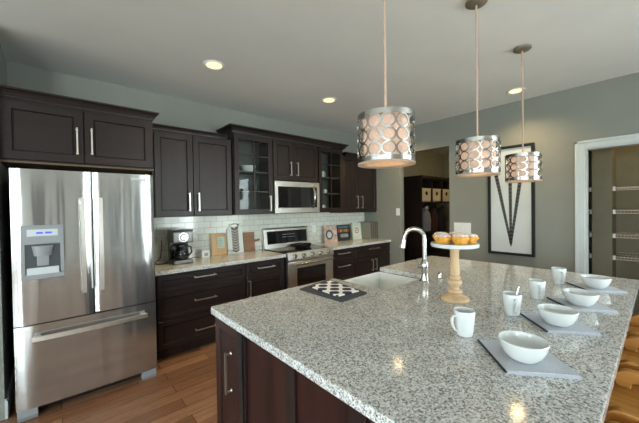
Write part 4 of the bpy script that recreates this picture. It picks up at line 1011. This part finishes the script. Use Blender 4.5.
for k in range(4):
    x0 = lx0 + 0.03 + 0.44 * k
    t = thing('storage_basket', ['cream canvas bin in the leftmost locker cubby', 'cream canvas bin in the second locker cubby', 'cream canvas bin in the third locker cubby', 'cream canvas bin in the rightmost locker cubby'][k], 'basket', (x0 + 0.2, -0.45, 1.6155), 'canvas bins in the lockers')
    MB().prism_x([(-0.67, 1.6155), (-0.675, 1.89), (-0.15, 1.89), (-0.16, 1.6155)], x0 + 0.01, x0 + 0.375, 0.012).build('bin', 'basket', t)
    MB().cyl((x0 + 0.19, -0.672, 1.79), (x0 + 0.19, -0.679, 1.79), 0.042, n=24).build('grommet', 'black', t)
    MB().box(x0 + 0.005, x0 + 0.38, -0.682, -0.66, 1.872, 1.896, 0.004).build('rim', 'basket', t)
def coat(x, y, ztop, w_, l_, mat, label):
    t = thing('jacket', label, 'jacket', (x, y, ztop - l_), 'jackets in the locker')
    pr = []; b = MB(); n = 24; rows = 10; vs = []; F = []
    for j in range(rows + 1):
        f = j / rows; z = ztop - l_ * f; hw = w_ * (0.25 + 0.75 * min(1, f / 0.22) ** 0.6) * (1 + 0.12 * f); hd_ = 0.05 + 0.05 * min(1, f / 0.3)
        for k in range(n):
            a_ = 2 * PI * k / n; rr = 1 + 0.10 * math.sin(5 * a_ + 2 * f)
            vs.append(Vector((x + hw * math.cos(a_) * rr, y + hd_ * math.sin(a_) * rr, z)))
    for j in range(rows):
        for k in range(n): F.append((j * n + k, j * n + (k + 1) % n, (j + 1) * n + (k + 1) % n, (j + 1) * n + k))
    F.append(tuple(range(n))); F.append(tuple(reversed(range(rows * n, rows * n + n))))
    b.faces(vs, F).build('body', mat, t)
    for s in (-1, 1): MB().tube([(x + s * w_ * 0.85, y - 0.02, ztop - 0.10), (x + s * w_ * 1.15, y - 0.03, ztop - 0.25), (x + s * w_ * 1.2, y - 0.03, ztop - 0.5)], [0.05, 0.055, 0.045], 10).build('sleeve', mat, t)
    MB().tube([(x - 0.05, y - 0.05, ztop - 0.01), (x, y - 0.06, ztop + 0.03), (x + 0.05, y - 0.05, ztop - 0.01)], 0.02, 8).build('collar', 'lgrey' if mat == 'coat' else mat, t)
coat(6.02, -0.52, 1.48, 0.105, 0.50, 'coat', 'grey jacket with pale collar hanging in the locker')
coat(6.40, -0.50, 1.50, 0.09, 0.62, 'coat2', 'dark red jacket hanging beside the grey jacket')
coat(6.76, -0.50, 1.48, 0.09, 0.70, 'coat3', 'black jacket hanging in the locker behind the red jacket')
for k, x in enumerate((6.02, 6.40, 6.76)):
    o = MB().cyl((x, -0.086, 1.58), (x, -0.44, 1.575), 0.009, n=10).tube([(x, -0.44, 1.575), (x, -0.48, 1.562), (x, -0.51, 1.562), (x, -0.53, 1.578)], 0.007, 8).build('coat_hook', 'nickel'); 
    tag(o, 'nickel hook holding the ' + ('grey jacket', 'dark red jacket', 'black jacket')[k], 'hook', 'coat hooks in the locker')

# ------------------------------------------------------------------ pantry wire shelves
def wire_shelf(y0, y1, z, label):
    t = thing('wire_shelf', label, 'shelf', (5.55, (y0 + y1) / 2, z), 'wire shelves in the pantry')
    b = MB(); xa, xb = 5.34, 5.815
    n = max(6, int((y1 - y0) / 0.03))
    for k in range(n + 1):
        y = y0 + (y1 - y0) * k / n
        b.tube([(xb, y, z), (xa, y, z), (xa, y, z - 0.035)], 0.0022, 4)
    b.build('wires', 'wire', t)
    b = MB()
    for x, zz in ((xa, z - 0.003), (xa, z - 0.036), (xb - 0.003, z - 0.003), ((xa + xb) / 2, z - 0.004)): b.tube([(x, y0, zz), (x, y1, zz)], 0.004, 6)
    b.build('rails', 'wire', t)
    for y in (y0, y1): MB().box(xa - 0.012, xa + 0.02, y - 0.012, y + 0.012, z - 0.045, z + 0.012, 0.003).build('end_bracket', 'white', t)
lv = (('topmost', 1.725), ('second from top', 1.432), ('third from top', 1.125), ('lowest', 0.845))
for nm, z in lv:
    wire_shelf(-4.60, -3.525, z, nm + ' wire shelf on the right of the pantry')
    wire_shelf(-3.305, -2.85, z, nm + ' wire shelf on the left of the pantry, behind the door casing')
# warm ceiling lamps inside the two side rooms
def flush(x, y, watts, label):
    t = thing('flush_light', label, 'light', (x, y, H), 'flush lights in the side rooms')
    MB().lathe([(0.14, 0), (0.14, -0.02), (0.12, -0.06), (0.07, -0.085), (0, -0.09)], (x, y, H - 0.0005), 32).build('dome', 'lens', t)
    l = bpy.data.lights.new('flush_lamp', 'POINT'); l.energy = watts; l.color = (1.0, 0.74, 0.36); l.shadow_soft_size = 0.12
    o = bpy.data.objects.new('flush_lamp', l); C.objects.link(o); o.parent = t; o.location = (0, 0, -0.22)
flush(5.05, -4.3, 9, 'round flush ceiling light inside the pantry')
flush(6.3, -1.9, 16, 'round flush ceiling light inside the mudroom')
